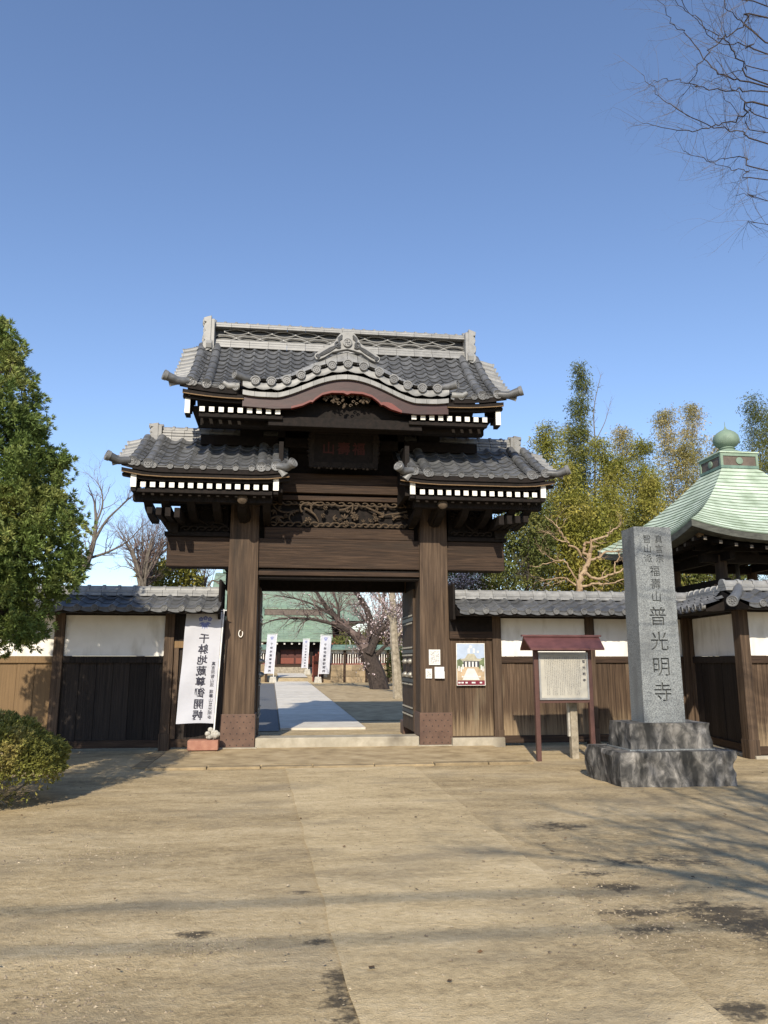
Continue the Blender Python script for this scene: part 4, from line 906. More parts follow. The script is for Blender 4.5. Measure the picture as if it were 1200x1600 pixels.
for i, g in enumerate((.80, .855)):
    for f in (.40, .58, .72)[: 3 - i]: q(f, f + .07, g - .03, g + .02, 6, 2)
for f in (.05, .16, .30, .52, .80): q(f, f + .08 + .05 * (f == .52), .05, .085, 6, 2)
for f in range(9): q(.18 + f * .075, .235 + f * .075, .19 + .004 * (f % 2), .225, 6, 4)
b.build('picture', ['p_sky', 'p_haze', 'p_dark', 'p_roof', 'p_sand', 'p_band', 'p_white', 'p_green'], t)

# ------------------------------------------------------------------ notice board with its own roof
sg = thing('notice_board', 'roofed notice board with brown posts standing before the plank wall', 'notice board', (3.50, -2.22, 0), R(1.0), local=True)
for x in (-.455, .455): MB().box(x - .036, x + .036, -.036, .036, -.05, 1.86).build('post', 'sign_frame', sg, bevel=.006)
MB().box(-.455, .455, -.03, .03, 1.72, 1.78).build('top_rail', 'sign_frame', sg); MB().box(-.455, .455, -.03, .03, .90, .945).build('bottom_rail', 'sign_frame', sg)
for y0, y1, nm in ((-.27, 0, 'roof_front'), (0, .27, 'roof_back')):
    s = -1 if y0 < 0 else 1; b = MB(); X = .65
    A = [(-X + .03, s * .27, 1.765), (X - .03, s * .27, 1.765), (X, 0, 1.955), (-X, 0, 1.955)]
    b.add(A + [(p[0], p[1], p[2] - .03) for p in A], [(0, 1, 2, 3), (7, 6, 5, 4), (0, 4, 5, 1), (1, 5, 6, 2), (2, 6, 7, 3), (3, 7, 4, 0)]); b.build(nm, 'sign_roof', sg)
MB().box(-.68, .68, -.035, .035, 1.955, 1.985).build('roof_ridge', 'sign_roof', sg)
mat('board_face', [(.3, (.36, .34, .29)), (.7, (.45, .43, .37))], (1, 1, 1), 4, 4, .35, .5)
flat('alu', (.34, .34, .33), .4, .5, metallic=.4)
bd = MB().box(-.415, .415, -.045, -.01, .952, 1.70).build('panel', 'board_face', sg)
for a in ((-.418, .418, 1.66, 1.705), (-.418, .418, .948, .98), (-.418, -.39, .98, 1.66), (.39, .418, .98, 1.66)): MB().box(a[0], a[1], -.054, -.008, a[2], a[3]).build('panel_frame', 'alu', bd)
def column_mat():
    m = bpy.data.materials.new('print_columns'); M['print_columns'] = m; m.use_nodes = True; nt = m.node_tree; L = nt.links.new; p = nt.nodes['Principled BSDF']
    tc = _n(nt, 'ShaderNodeTexCoord'); mp = _n(nt, 'ShaderNodeMapping'); mp.inputs['Scale'].default_value = (120, 0, 95); L(tc.outputs['Object'], mp.inputs[0])
    nz = _n(nt, 'ShaderNodeTexNoise'); nz.inputs['Scale'].default_value = 1; nz.inputs['Detail'].default_value = 2; L(mp.outputs[0], nz.inputs['Vector'])
    cr = _n(nt, 'ShaderNodeValToRGB'); cr.color_ramp.elements[0].position = .40; cr.color_ramp.elements[0].color = (.10, .10, .10, 1); cr.color_ramp.elements[1].position = .52; cr.color_ramp.elements[1].color = (.40, .38, .33, 1)
    L(nz.outputs['Fac'], cr.inputs[0]); L(cr.outputs[0], p.inputs['Base Color']); p.inputs['Roughness'].default_value = .4
column_mat(); b = MB()
for i in range(20):
    x = .275 - i * .031; z1 = 1.63 if i % 5 else 1.60; z0 = 1.02 + (.0 if i % 4 else .12) + (.25 if i == 19 else 0); b.box(x - .008, x + .008, -.0475, -.0455, z0, z1)
b.build('text_columns', 'print_columns', bd)
b = MB()
for i, ch in enumerate('普光明寺'):
    vs, fs, _ = glyph(ch, .03); b.add([(.345 + q[0] * .052, -.0472, 1.555 - i * .10 + q[1] * .052) for q in vs], fs)
b.build('title', 'ink', bd, fix=False)
tp = thing('stub_post', 'short weathered concrete post standing behind the notice board', 'post', (3.74, -1.95, 0), local=True)
MB().box(-.06, .06, -.06, .06, -.05, .95).build('shaft', 'bark_pale', tp, bevel=.012); MB().box(-.095, -.062, -.03, .03, .35, .95).build('strip', 'concrete', tp)

# ------------------------------------------------------------------ stone monument with cut inscription
mo = thing('stone_monument', 'tall grey granite monument with carved temple name on a stepped rough base', 'monument', (4.01, -4.34, 0), R(0.5), local=True)
def rough_block(name, x0, x1, y0, y1, z0, z1, amp, seed, nd=16):
    b = bmesh.new(); bmesh.ops.create_cube(b, size=1); bmesh.ops.subdivide_edges(b, edges=b.edges, cuts=nd, use_grid_fill=True)
    for v in b.verts:
        c = v.co.copy(); p = Vector((x0 + (c.x + .5) * (x1 - x0), y0 + (c.y + .5) * (y1 - y0), z0 + (c.z + .5) * (z1 - z0)))
        n = Vector((round(c.x * 1.99 / .995) if abs(c.x) > .499 else 0, (1 if c.y > 0 else -1) if abs(c.y) > .499 else 0, 0)); n.x = (1 if c.x > 0 else -1) if abs(c.x) > .499 else 0
        top = c.z > .499; k = min(1, (.5 - c.z) / .12)
        a = noise.noise(p * 2.6 + Vector((seed, 0, 0))) + .6 * noise.noise(p * 6.5) + .5 * abs(noise.noise(p * 4.1 + Vector((9, seed, 0)))) + .25 * noise.noise(p * 16)
        v.co = p + n * (amp * (a + .1) * (.35 + .65 * k)) + Vector((0, 0, (amp * .12 * noise.noise(p * 3)) if top else 0))
    bmesh.ops.recalc_face_normals(b, faces=b.faces); me = bpy.data.meshes.new(name); b.to_mesh(me); b.free(); me.materials.append(M['rough_stone'])
    me.polygons.foreach_set('use_smooth', [True] * len(me.polygons)); me.set_sharp_from_angle(angle=R(32)); return link(name, me, mo)
rough_block('base_stone', -.78, .78, -.55, .50, -.05, .42, .045, 1.3); rough_block('plinth_stone', -.55, .56, -.37, .26, .43, .76, .028, 5.1)
MB().box(-.585, .595, -.405, .30, .418, .436).build('joint_slab', 'granite', mo, bevel=.004)
# tapering shaft: core, side faces, front plate with the letters cut through
zb, ztp = .755, 3.39; hw0, hw1 = .29, .272; y0f, y1f = -.25, .13; dep = .03
def hw(z): return hw0 + (hw1 - hw0) * (z - zb) / (ztp - zb)
b = MB(); 
def ringm(z, yf, top=0): h = hw(z); return [(-h, yf, z), (h, yf, z), (h, y1f, z), (-h, y1f, z)]
r0, r1 = ringm(zb, y0f + dep), ringm(ztp, y0f + dep); b.add(r0 + r1, [(0, 3, 2, 1), (4, 5, 6, 7), (0, 1, 5, 4), (1, 2, 6, 5), (2, 3, 7, 6), (3, 0, 4, 7)])
cap_ = [(0, 0, ztp + .03)]
b.m = [0, 0, 1, 0, 0, 0]; sh = b.build('shaft', ['granite', 'granite_cut'], mo)
loops = []; 
def letters(txt, x, z, size, step):
    for i, ch in enumerate(txt):
        vs, fs, lp = glyph(ch, 0.0)
        for l in lp: loops.append([Vector((x + vs[k][0] * size, z - i * step + vs[k][1] * size, 0)) for k in l])
letters('真言宗', .085, 3.22, .125, .135); letters('智山派', -.085, 3.22, .125, .135); letters('福壽山', .0, 2.775, .155, .175); letters('普光明寺', .0, 2.16, .27, .335)
rect = [Vector((-hw0 + .001, zb, 0)), Vector((hw0 - .001, zb, 0)), Vector((hw1 - .001, ztp, 0)), Vector((-hw1 + .001, ztp, 0))]
def inside_(p, l):
    c = False; j = len(l) - 1
    for i in range(len(l)):
        if (l[i].y > p.y) != (l[j].y > p.y) and p.x < (l[j].x - l[i].x) * (p.y - l[i].y) / (l[j].y - l[i].y) + l[i].x: c = not c
        j = i
    return c
depth_ = [sum(inside_(l[0], q) for q in loops if q is not l) for l in loops]
b = MB(); allp = [rect] + loops
def fill(lps):
    tri = tessellate_polygon(lps); b.add([(p.x, y0f, p.y) for l in lps for p in l], [tuple(t) for t in tri])
fill([rect] + [l for l, d in zip(loops, depth_) if d % 2 == 0 and d == 0])
for l, d in zip(loops, depth_):
    if d % 2 == 1: fill([l] + [q for q, e in zip(loops, depth_) if e == d + 1 and inside_(q[0], l)])
for l in allp:
    n = len(l); ring = [(p.x, y0f, p.y) for p in l] + [(p.x, y0f + dep, p.y) for p in l]; b.add(ring, [(i, (i + 1) % n, n + (i + 1) % n, n + i) for i in range(n)])
b.build('inscribed_face', 'granite', mo, fix=False)
# ------------------------------------------------------------------ banners
def banner(label, base, hgt, wd, group, rz=0.0, lean=(0, 0), flip=False, detail=True, stand='red_block', hang=.12):
    """pole on the right of the cloth seen from the street; print shows through from the far side (mirrored)"""
    t = thing('nobori_banner', label, 'banner', base, rz, group, local=True); s = -1 if not flip else 1
    top = Vector((lean[0], lean[1], hgt)); pr = .014 if detail else .02
    MB().tube([(0, 0, .05), top], pr, 8).build('pole', 'pole_white', t, smooth=True)
    MB().tube([top + Vector((-s * .05, 0, -.02)), top + Vector((s * (wd + .04), 0, -.03))], pr * .7, 6).build('crossbar', 'pole_white', t, smooth=True)
    h = hgt * .80; z1 = hgt - .05
    def P(u, v):    # u 0..1 from the pole, v 0..1 from the top
        k = (z1 - v * h) / hgt; x = lean[0] * k + s * (.02 + u * wd) ; y = lean[1] * k + .025 * math.sin(u * 5 + v * 7) * (.3 + v) + .018 * math.sin(v * 13 - u * 4) * u - hang * .3 * u * v
        return Vector((x - s * .02 * v * 0, y, z1 - v * h + .015 * math.sin(u * 3) * v - .02 * u * (1 - v)))
    b = MB(); b.sheet([[P(i / 14, j / 40) for i in range(15)] for j in range(41)]); c = b.build('cloth', 'cloth', t, smooth=True, fix=False)
    def put(bb, ch, cu, cv, sz, bold):
        vs, fs, _ = glyph(ch, bold); q = []
        for x, z in vs:   # mirrored: +x of the glyph runs to the viewer's left
            p = P(cu + x * sz / wd, cv - z * sz / h); p.y -= .004; q.append(p)
        bb.add(q, fs)
    b = MB(); n = 8
    for i, ch in enumerate('千躰地蔵尊御開帳'): put(b, ch, .45, .24 + i * .0985, wd * .285, .022)
    b.build('characters', 'ink', c, fix=False)
    if detail:
        b = MB()
        for i, ch in enumerate('真言宗智山派'): put(b, ch, .13, .47 + i * .038, wd * .115, .01)
        b.build('small_characters', 'ink', c, fix=False); b = MB()
        for i, ch in enumerate('福壽山普光明寺'): put(b, ch, .13, .72 + i * .038, wd * .115, .01)
        b.build('small_characters', 'ink', c, fix=False)
    b = MB()          # crest of bamboo leaves and three blossoms
    def pc(x, z): p = P(.46 - x / wd, .085 - z / h); p.y -= .004; return p
    for a in (-1.15, -.75, -.35, 0, .35, .75, 1.15):
        L_ = wd * .19 * (1 if abs(a) < .5 else .85); d = Vector((math.sin(a), -math.cos(a))); nrm = Vector((d.y, -d.x)); o_ = Vector((0, .0)) + d * wd * .03
        pts = [o_, o_ + d * L_ * .45 + nrm * L_ * .15, o_ + d * L_, o_ + d * L_ * .45 - nrm * L_ * .15]; b.add([pc(q.x, q.y) for q in pts], [(0, 1, 2, 3)])
    for x, z in ((-.12, .07), (0, .10), (.12, .07)):
        for i in range(5):
            a = i * 1.2566 + 1.57; ps = [pc(x * wd + wd * .038 * math.cos(a) + wd * .03 * math.cos(q), z * wd + wd * .038 * math.sin(a) + wd * .03 * math.sin(q)) for q in [j * 1.047 for j in range(6)]]; b.add(ps, [tuple(range(6))])
    b.build('crest', 'ink_blue', c, fix=False)
    if stand == 'red_block':
        MB().box(-.42, .10, -.14, .16, .0, .17).build('base_block', 'red_block', t, bevel=.012)
        b = MB(); r = random.Random(4)
        for k in range(16): a = r.random() * 6.28; rr = r.uniform(.02, .13); b.ell((rr * math.cos(a) - .02, rr * math.sin(a) * .8, .20 + r.uniform(0, .17) * (1 - rr * 5)), (.05, .05, .045), 7, 5, RZ(a))
        b.build('base_stones', 'concrete', t, smooth=False)
    else: MB().prism([(-.22, -.02), (.22, -.02), (.17, .34), (-.17, .34)], -.2, .2).build('base_block', 'concrete', t, bevel=.02)
    return t
B0 = gp(325, 1176, .05)
banner('white banner with vertical black characters beside the left gate pillar', (B0.x + .03, -.33, .045), 2.44, .64, 'banners of the festival', lean=(.10, .04))
mat('eave_grey', [(.3, (.035, .035, .03)), (.7, (.10, .105, .085))], (1, 1, 4), 5, 5, .7)
# ------------------------------------------------------------------ bell tower behind the right wall
bx, by = 9.94, 2.95; HB = 2.5; ze, zt = 4.22, 6.20; g0 = gz(by)
bt = thing('bell_tower', 'open bell tower with green copper pyramid roof and onion finial', 'bell tower', (bx, by, g0))
def eave_up(t): return .30 * abs(t) ** 2.6
def roofp(f, t, side):          # f 0 eave..1 top, t -1..1 along the side
    h = HB + (.47 - HB) * f; z = ze + (zt - ze) * (.76 * f + .24 * f * f) + eave_up(t) * (1 - f) ** 2
    x, y = t * h, -h
    for _ in range(side): x, y = -y, x
    return Vector((bx + x, by + y, z))
NR = 20
for side in range(4):
    rb = MB(); rb.sheet([[roofp(i / NR, -1 + 2 * k / 16, side) - Vector((0, 0, .07)) for k in range(17)] for i in range(NR + 1)]); rp = rb.build('roof_side', 'copper_pale', bt, fix=False)
    if side in (0, 3):
        for i in range(NR):
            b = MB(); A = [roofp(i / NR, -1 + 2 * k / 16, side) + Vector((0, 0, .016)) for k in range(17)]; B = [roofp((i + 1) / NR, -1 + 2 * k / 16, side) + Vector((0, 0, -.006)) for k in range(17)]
            b.sheet([A, B]); b.sheet([[p - Vector((0, 0, .034)) for p in A], A], 1); b.build('copper_course', ['copper_pale', 'copper_shade_seam'], rp, fix=False)
    b = MB(); rows = []
    A = [roofp(0, -1 + 2 * k / 16, side) for k in range(17)]; nrm = (roofp(0, 0, side) - Vector((bx, by, ze))).normalized()
    b.sheet([[p + Vector((0, 0, -.01)) for p in A], [p + Vector((0, 0, -.15)) for p in A], [p - nrm * .3 + Vector((0, 0, -.16)) for p in A]]); b.build('eave_edge', 'eave_grey', bt, fix=False)
    sb = MB(); sb.sheet([[roofp(0, -1 + 2 * k / 8, side) + Vector((0, 0, -.16)) for k in range(9)], [roofp(.75, -1 + 2 * k / 8, side) + Vector((0, 0, -.55)) for k in range(9)]]); sb.build('soffit', 'wood_dark', bt, fix=False)
    for k in range(13):
        t = -.84 + 1.68 * k / 12; p = roofp(0, t, side) - nrm * .22 - Vector((0, 0, .26)); q = p - nrm * 1.0 + Vector((0, 0, .25))
        b = MB(); b.bar(p, q, .07, .08); b.build('rafter', 'wood_dark', bt); b = MB(); b.bar(p + nrm * .006, p, .072, .082); b.build('rafter_tip', 'bark_grey', bt)
for s in (-1, 1):
    for q in (-1, 1):
        c = Vector((bx + s * HB, by + q * HB, ze + .30)); MB().bar(c + Vector((-s * .35, -q * .35, -.22)), c + Vector((-s * 1.5, -q * 1.5, .1)), .14, .18).build('hip_rafter', 'wood_dark', bt)
        MB().box(*sorted((c.x - s * .30, c.x - s * .42)), *sorted((c.y - q * .30, c.y - q * .42)), c.z - .34, c.z - .14).build('hip_end', 'plank_new', bt)
        px_, py_ = bx + s * 1.05, by + q * 1.05
        MB().tube([(px_ + s * .12, py_ + q * .12, g0), (px_, py_, 3.95)], [.15, .13], 10).build('post', 'wood_v', bt, smooth=True)
        MB().box(px_ + s * .12 - .22, px_ + s * .12 + .22, py_ + q * .12 - .22, py_ + q * .12 + .22, g0 - .05, g0 + .12).build('post_stone', 'stone_step', bt, bevel=.02)
    for z, h, e in ((3.88, .2, 1.55), (3.30, .16, 1.3), (4.12, .12, 1.7)):
        MB().box(bx - e, bx + e, by + s * 1.05 - .08, by + s * 1.05 + .08, z - h / 2, z + h / 2).build('tie_beam', 'wood_dark', bt, bevel=.01)
        MB().box(bx + s * 1.05 - .07, bx + s * 1.05 + .07, by - e, by + e, z - h / 2 + .03, z + h / 2 + .03).build('tie_beam', 'wood_dark', bt, bevel=.01)
b = MB(); b.box(bx - .46, bx + .46, by - .46, by + .46, zt - .02, zt + .36); db = b.build('roof_box', 'copper_dark', bt)
for side in range(4):
    for k, (x0, x1, z0, z1) in enumerate(((-.49, .49, 0, .07), (-.49, .49, .31, .38), (-.49, -.43, .07, .31), (.43, .49, .07, .31))):
        b = MB(); M3 = RZ(side * math.pi / 2); b.obox(Vector((bx, by, zt)) + M3 @ Vector(((x0 + x1) / 2, -.475, (z0 + z1) / 2)), ((x1 - x0) / 2, .02, (z1 - z0) / 2), M3); b.build('box_frame', 'copper_green' if k in (1, 2, 3) else 'copper_dark', db)
    b = MB(); b.obox(Vector((bx, by, zt + .19)) + RZ(side * math.pi / 2) @ Vector((0, -.466, 0)), (.43, .006, .12), RZ(side * math.pi / 2)); b.build('box_panel', 'copper_brown', db)
    d = RZ(side * math.pi / 2) @ Vector((0, -1, 0)); b = MB(); b.lathe([(.09, 0), (.09, .02), (.06, .03), (.004, .03)], 16, Vector((bx, by, zt + .19)) + d * .474, d); b.build('box_crest', 'copper_green', db, smooth=True)
MB().box(bx - .52, bx + .52, by - .52, by + .52, zt + .385, zt + .42).build('box_lid', 'copper_pale', bt, bevel=.008)
MB().lathe([(.40, 0), (.385, .04), (.30, .10), (.20, .13), (.18, .17), (.21, .19), (.18, .21), (.17, .23), (.25, .28), (.305, .35), (.32, .43), (.295, .53), (.23, .61), (.14, .67), (.07, .70), (.03, .74), (.010, .80), (.006, .92)], 24, (bx, by, zt + .42), (0, 0, 1)).build('finial', 'copper_green', bt, smooth=True)
bl = thing('temple_bell', 'dark bronze bell hanging inside the bell tower', 'bell', (bx, by, 2.2), local=True)
MB().lathe([(.40, 0), (.41, .08), (.38, .14), (.34, .6), (.30, .9), (.16, 1.02), (.02, 1.05)], 20).build('bell_body', 'copper_dark', bl, smooth=True); MB().tube([(0, 0, 1.02), (0, 0, 1.7)], .05, 8).build('hanger', 'iron', bl)

# ------------------------------------------------------------------ inner precinct: hall, wall, banners
hy = 37.5; hz = .95
hall = thing('inner_hall', 'small dark red hall with green copper roof at the end of the path', 'hall', (-.25, hy, hz))
b = MB(); b.box(-2.3, 1.75, hy + .6, hy + 4.4, hz + .1, 3.2); b.build('wall', 'red_paint', hall)
for k in range(4):
    MB().box(-1.75 + .0 * k, 1.15, hy - 1.0 + .32 * k, hy - .66 + .32 * k + (.9 if k == 3 else 0), hz - .3, hz - .1 + .17 * k + .02).build('step', 'bark_pale' if k < 3 else 'wood_h', hall, bevel=.01)
mat('door_red', [(.3, (.055, .014, .010)), (.7, (.10, .026, .017))], (8, 1, 1), 3, 4, .6); mat('panel_red', [(.3, (.14, .035, .022)), (.7, (.22, .06, .035))], (1, 1, 1), 3, 4, .6)
for x0, x1 in ((-1.35, -.35), (-.33, .69)):
    d = MB().box(x0, x1, hy + .53, hy + .59, hz + .45, 2.75).build('door', 'door_red', hall)
    MB().box(x0 + .06, x1 - .06, hy + .50, hy + .529, hz + .48, hz + .85).build('door_panel', 'panel_red', d); MB().box(x0 + .06, x1 - .06, hy + .505, hy + .529, hz + .92, 2.6).build('door_panel', 'door_red', d)
for x in (-2.1, -1.42, .76, 1.5): MB().box(x - .1, x + .1, hy + .25, hy + .48, hz, 2.95).build('pillar', 'wood_dark', hall)
MB().box(-2.4, 1.85, hy + .2, hy + .5, 2.5, 2.8).build('lintel', 'wood_dark', hall); MB().box(-1.4, .75, hy + .3, hy + .6, 2.35, 2.5).build('transom', 'carved_dark', hall)
HS = Slope(hy - .75, 2.98, hy + 1.9, 4.75, .3); hx0, hx1 = -2.95, 2.12
b = MB(); b.sheet([[HS.p(i / 14, x) for x in (hx0, hx1)] for i in range(15)]); b.sheet([[(x, y, z) for x in (hx0, hx1)] for y, z in ((hy + 2.1, 4.75), (hy + 5.4, 2.98))]); b.sheet([[(x, HS.ye, z) for x in (hx0, hx1)] for z in (2.98, 2.84)]); b.sheet([[(x, y, 2.84) for x in (hx0, hx1)] for y in (HS.ye, hy + 5)]); hr = b.build('roof', 'copper_green', hall, fix=False)
nrw, ncl = 12, 14
for i in range(nrw):
    for j in range(ncl):
        off = (.5 if i % 2 else 0); xa = hx0 + (hx1 - hx0) * max(0, (j - off)) / ncl; xb = hx0 + (hx1 - hx0) * min(ncl, (j + 1 - off)) / ncl
        if j == ncl - 1 and off: xb = hx1
        A, B = HS.p(i / nrw), HS.p((i + 1) / nrw); g_ = .012
        MB().add([(xa + g_, A.y, A.z - .005), (xb - g_, A.y, A.z - .005), (xb - g_, A.y, A.z + .05), (xa + g_, A.y, A.z + .05), (xb - g_, B.y, B.z + .015), (xa + g_, B.y, B.z + .015)], [(0, 1, 2, 3), (3, 2, 4, 5)]).build('copper_shingle', 'copper_green', hr, fix=False)
MB().box(-2.45, 1.55, hy + 1.75, hy + 2.25, 4.72, 5.12).build('ridge', 'copper_brown', hr); MB().box(-2.55, 1.65, hy + 1.7, hy + 2.3, 5.12, 5.2).build('ridge_cap', 'copper_green', hr)
for x in (-2.62, 1.62): MB().box(x - .14, x + .14, hy + 1.7, hy + 2.3, 4.55, 5.3).build('ridge_end', 'copper_dark', hr)
for k in range(10): 
    x = -2.5 + 4.35 * k / 9; MB().box(x - .05, x + .05, hy - .55, hy + .5, 2.68, 2.79).build('rafter', 'wood_dark', hall); MB().box(x - .055, x + .055, hy - .57, hy - .552, 2.675, 2.795).build('rafter_tip', 'white_paint', hall)
# larger hall behind
bh = thing('main_hall', 'large hall roof in weathered green copper behind the small hall', 'hall', (1.5, 52, .95))
b = MB(); b.prism([(44.5, 4.6), (47.5, 6.0), (51, 8.6), (52, 9.0), (53, 8.6), (59, 4.6)], -7, 4.9, lambda y, z, x: (x, y, z)); b.build('roof', 'copper_green', bh); MB().box(-6, 3.9, 46.5, 58, .9, 5.2).build('wall', 'wood_dark', bh)
MB().box(-7.1, 5.0, 44.4, 44.7, 4.4, 4.62).build('eave_edge', 'wood_dark', bh); MB().box(-6.4, 4.4, 51.6, 52.4, 9.0, 9.5).build('ridge', 'copper_dark', bh)
for k in range(5): MB().box(-5 + 1.9 * k, -4.2 + 1.9 * k, 46.4, 46.48, 1.5, 3.6).build('door_panel', 'panel_red', bh)
# inner boundary wall: block base, open red pickets, copper coping
mat('block', [(.3, (.20, .15, .09)), (.7, (.34, .26, .165))], (1, 1, 1), 4, 6, .85, .2, .3, rand=.25)
def inner_wall(label, x0, x1, y):
    z0 = gz(y) - .02; t = thing('inner_wall', label, 'wall', ((x0 + x1) / 2, y, z0), group='low walls either side of the inner path')
    for r in range(3):
        n = max(2, int((x1 - x0) / .55)); ww = (x1 - x0) / n
        for i in range(n):
            a = x0 + i * ww + (ww / 2 if r % 2 else 0); c = min(a + ww, x1); MB().box(a + .008, c - .008, y - .14 + rng.uniform(-.01, .01), y + .14, z0 + r * .34 + .006, z0 + r * .34 + .33).build('block', 'block', t)
    MB().box(x0, x1, y - .10, y + .10, z0, z0 + 1.02).build('core', 'concrete', t)
    n = max(2, round((x1 - x0) / 1.25)); ww = (x1 - x0) / n
    for i in range(n + 1): MB().box(x0 + i * ww - .07, x0 + i * ww + .07, y - .17, y + .1, z0, z0 + 1.95).build('post', 'wood_h', t)
    MB().box(x0, x1, y - .07, y + .07, z0 + 1.03, z0 + 1.10).build('rail', 'panel_red', t); MB().box(x0, x1, y - .05, y + .05, z0 + 1.66, z0 + 1.88).build('head_panel', 'plaster', t)
    MB().box(x0, x1, y + .25, y + .3, z0 + .9, z0 + 1.7).build('rear_board', 'door_red', t)
    k = 0
    for i in range(n):
        m_ = 9
        for j in range(m_):
            x = x0 + i * ww + ww * (j + .5) / m_; arch = .46 + .13 * math.sin(math.pi * (j + .5) / m_); MB().box(x - .022, x + .022, y - .05, y - .01, z0 + 1.10, z0 + 1.10 + arch).build('picket', 'plaster', t)
    MB().prism([(y - .42, z0 + 1.92), (y, z0 + 2.16), (y + .42, z0 + 1.92), (y + .42, z0 + 1.86), (y - .42, z0 + 1.86)], x0 - .1, x1 + .1, lambda a, z, x: (x, a, z)).build('coping', 'copper_dark', t)
inner_wall('low block wall with pickets and copper coping right of the inner path', 1.15, 6.2, 30.6); inner_wall('low block wall with pickets left of the inner path', -6.5, -2.05, 31.3)
gt = thing('red_gate_leaf', 'red painted gate leaf standing open beside the inner path', 'gate', (.62, 31.1, gz(31.1)), R(62), local=True)
for k in range(4): MB().box(-.0 + .36 * k, .34 + .36 * k, -.03, .03, .05, 1.5 + .12 * k).build('plank', 'panel_red', gt)
MB().box(0, 1.45, -.06, .06, 1.1, 1.2).build('rail', 'door_red', gt); MB().box(0, 1.45, -.06, .06, .3, .4).build('rail', 'door_red', gt)
banner('small white banner left of the inner path far through the gate', (-1.64, 30.45, gz(30.45)), 2.75, .52, 'banners of the festival', lean=(.16, 0), detail=False, stand='c')
banner('small white banner right of the inner path far through the gate', (.88, 30.0, gz(30.0)), 2.7, .58, 'banners of the festival', lean=(.14, 0), flip=True, detail=False, stand='c')
banner('white banner standing beside the small hall steps', (.42, 35.2, gz(35.2)), 2.25, .38, 'banners of the festival', lean=(.1, 0), detail=False, stand='c')
# ------------------------------------------------------------------ vegetation
def rdir(r, d, ang):
    u, v = frame(d); a = r.random() * 6.283; return (d * math.cos(ang) + (u * math.cos(a) + v * math.sin(a)) * math.sin(ang)).normalized()
def twigs(b, p, d, rad, L, lev, r, jit=.16, up=.03, nch=4, lr=.62, rr=.55, ang=(.45, .95), mi=0):
    n = 5 if lev > 0 else 4; pts = [p.copy()]; d = d.copy()
    for i in range(n):
        d = (d + Vector((r.gauss(0, jit), r.gauss(0, jit), r.gauss(0, jit) + up))).normalized(); p = p + d * (L / n); pts.append(p.copy())
    b.tube(pts, [rad * (1 - .62 * i / n) for i in range(n + 1)], 5 if rad > .012 else 3, mi, cap=False)
    if lev > 0:
        for k in range(nch):
            i = r.randint(1, n); q = pts[i]; dd = (pts[i] - pts[i - 1]).normalized()
            twigs(b, q, rdir(r, dd, r.uniform(*ang)), rad * rr * (1 - .3 * i / n), L * lr * r.uniform(.6, 1.15), lev - 1, r, jit, up, nch, lr, rr, ang, mi)
    return pts
def smooth_path(P, k=5):
    out_ = []; n = len(P)
    for i in range(n - 1):
        a, b_, c, d = P[max(0, i - 1)], P[i], P[i + 1], P[min(n - 1, i + 2)]
        for j in range(k):
            t = j / k; out_.append(.5 * ((2 * b_) + (c - a) * t + (2 * a - 5 * b_ + 4 * c - d) * t * t + (3 * b_ - a - 3 * c + d) * t ** 3))
    return out_ + [P[-1]]
def path_tree(name, label, cat, base, paths, tw, mats, group=None, seed=1, trunkname='trunk', nside=8, wob=0.0):
    """paths: list of (points, r0, r1); tw: dict for twigs spawned along every path"""
    r = random.Random(seed); t = thing(name, label, cat, base, group=group); b = MB(); c = MB()
    for P, r0, r1 in paths:
        Q = smooth_path([Vector(p) for p in P]); n = len(Q)
        if wob: Q = [q + Vector((r.gauss(0, wob), r.gauss(0, wob), r.gauss(0, wob * .6))) * (0 < i < n - 1) for i, q in enumerate(Q)]
        b.tube(Q, [r0 + (r1 - r0) * i / (n - 1) for i in range(n)], nside, cap=True)
        for k in range(tw['n']):
            i = r.randint(int(n * tw.get('from', .2)), n - 1); d = (Q[min(i + 1, n - 1)] - Q[max(i - 1, 0)]).normalized(); rad = (r0 + (r1 - r0) * i / (n - 1)) * tw.get('rf', .55)
            twigs(c, Q[i], rdir(r, d, r.uniform(.3, 1.0)), max(tw.get('rmin', .004), min(rad, tw.get('rmax', .03))), tw['L'] * r.uniform(.6, 1.3), tw['lev'], r, tw.get('jit', .16), tw.get('up', .03), tw.get('nch', 4))
        twigs(c, Q[-1], (Q[-1] - Q[-2]).normalized(), max(r1, tw.get('rmin', .004)), tw['L'], tw['lev'], r, tw.get('jit', .16), tw.get('up', .03), tw.get('nch', 4))
    b.build(trunkname, mats[0], t, smooth=True); cc = c.build('crown', mats[1], t, smooth=False, fix=False)
    return t, c
def rot_rand(n, up=None, spread=1.0):
    """n random orthonormal frames (n,3,3) rows: length dir, width dir, normal"""
    d = nr.normal(size=(n, 3)); d /= np.linalg.norm(d, axis=1)[:, None]
    if up is not None: d = d * spread + up; d /= np.linalg.norm(d, axis=1)[:, None]
    a = nr.normal(size=(n, 3)); w_ = np.cross(d, a); w_ /= np.linalg.norm(w_, axis=1)[:, None]; return d, w_
def leaf_quads(P, d, w_, L, wd):
    L = np.asarray(L)[:, None]; wd = np.asarray(wd)[:, None]
    return np.stack([P, P + d * L * .45 + w_ * wd * .5, P + d * L, P + d * L * .45 - w_ * wd * .5], 1)
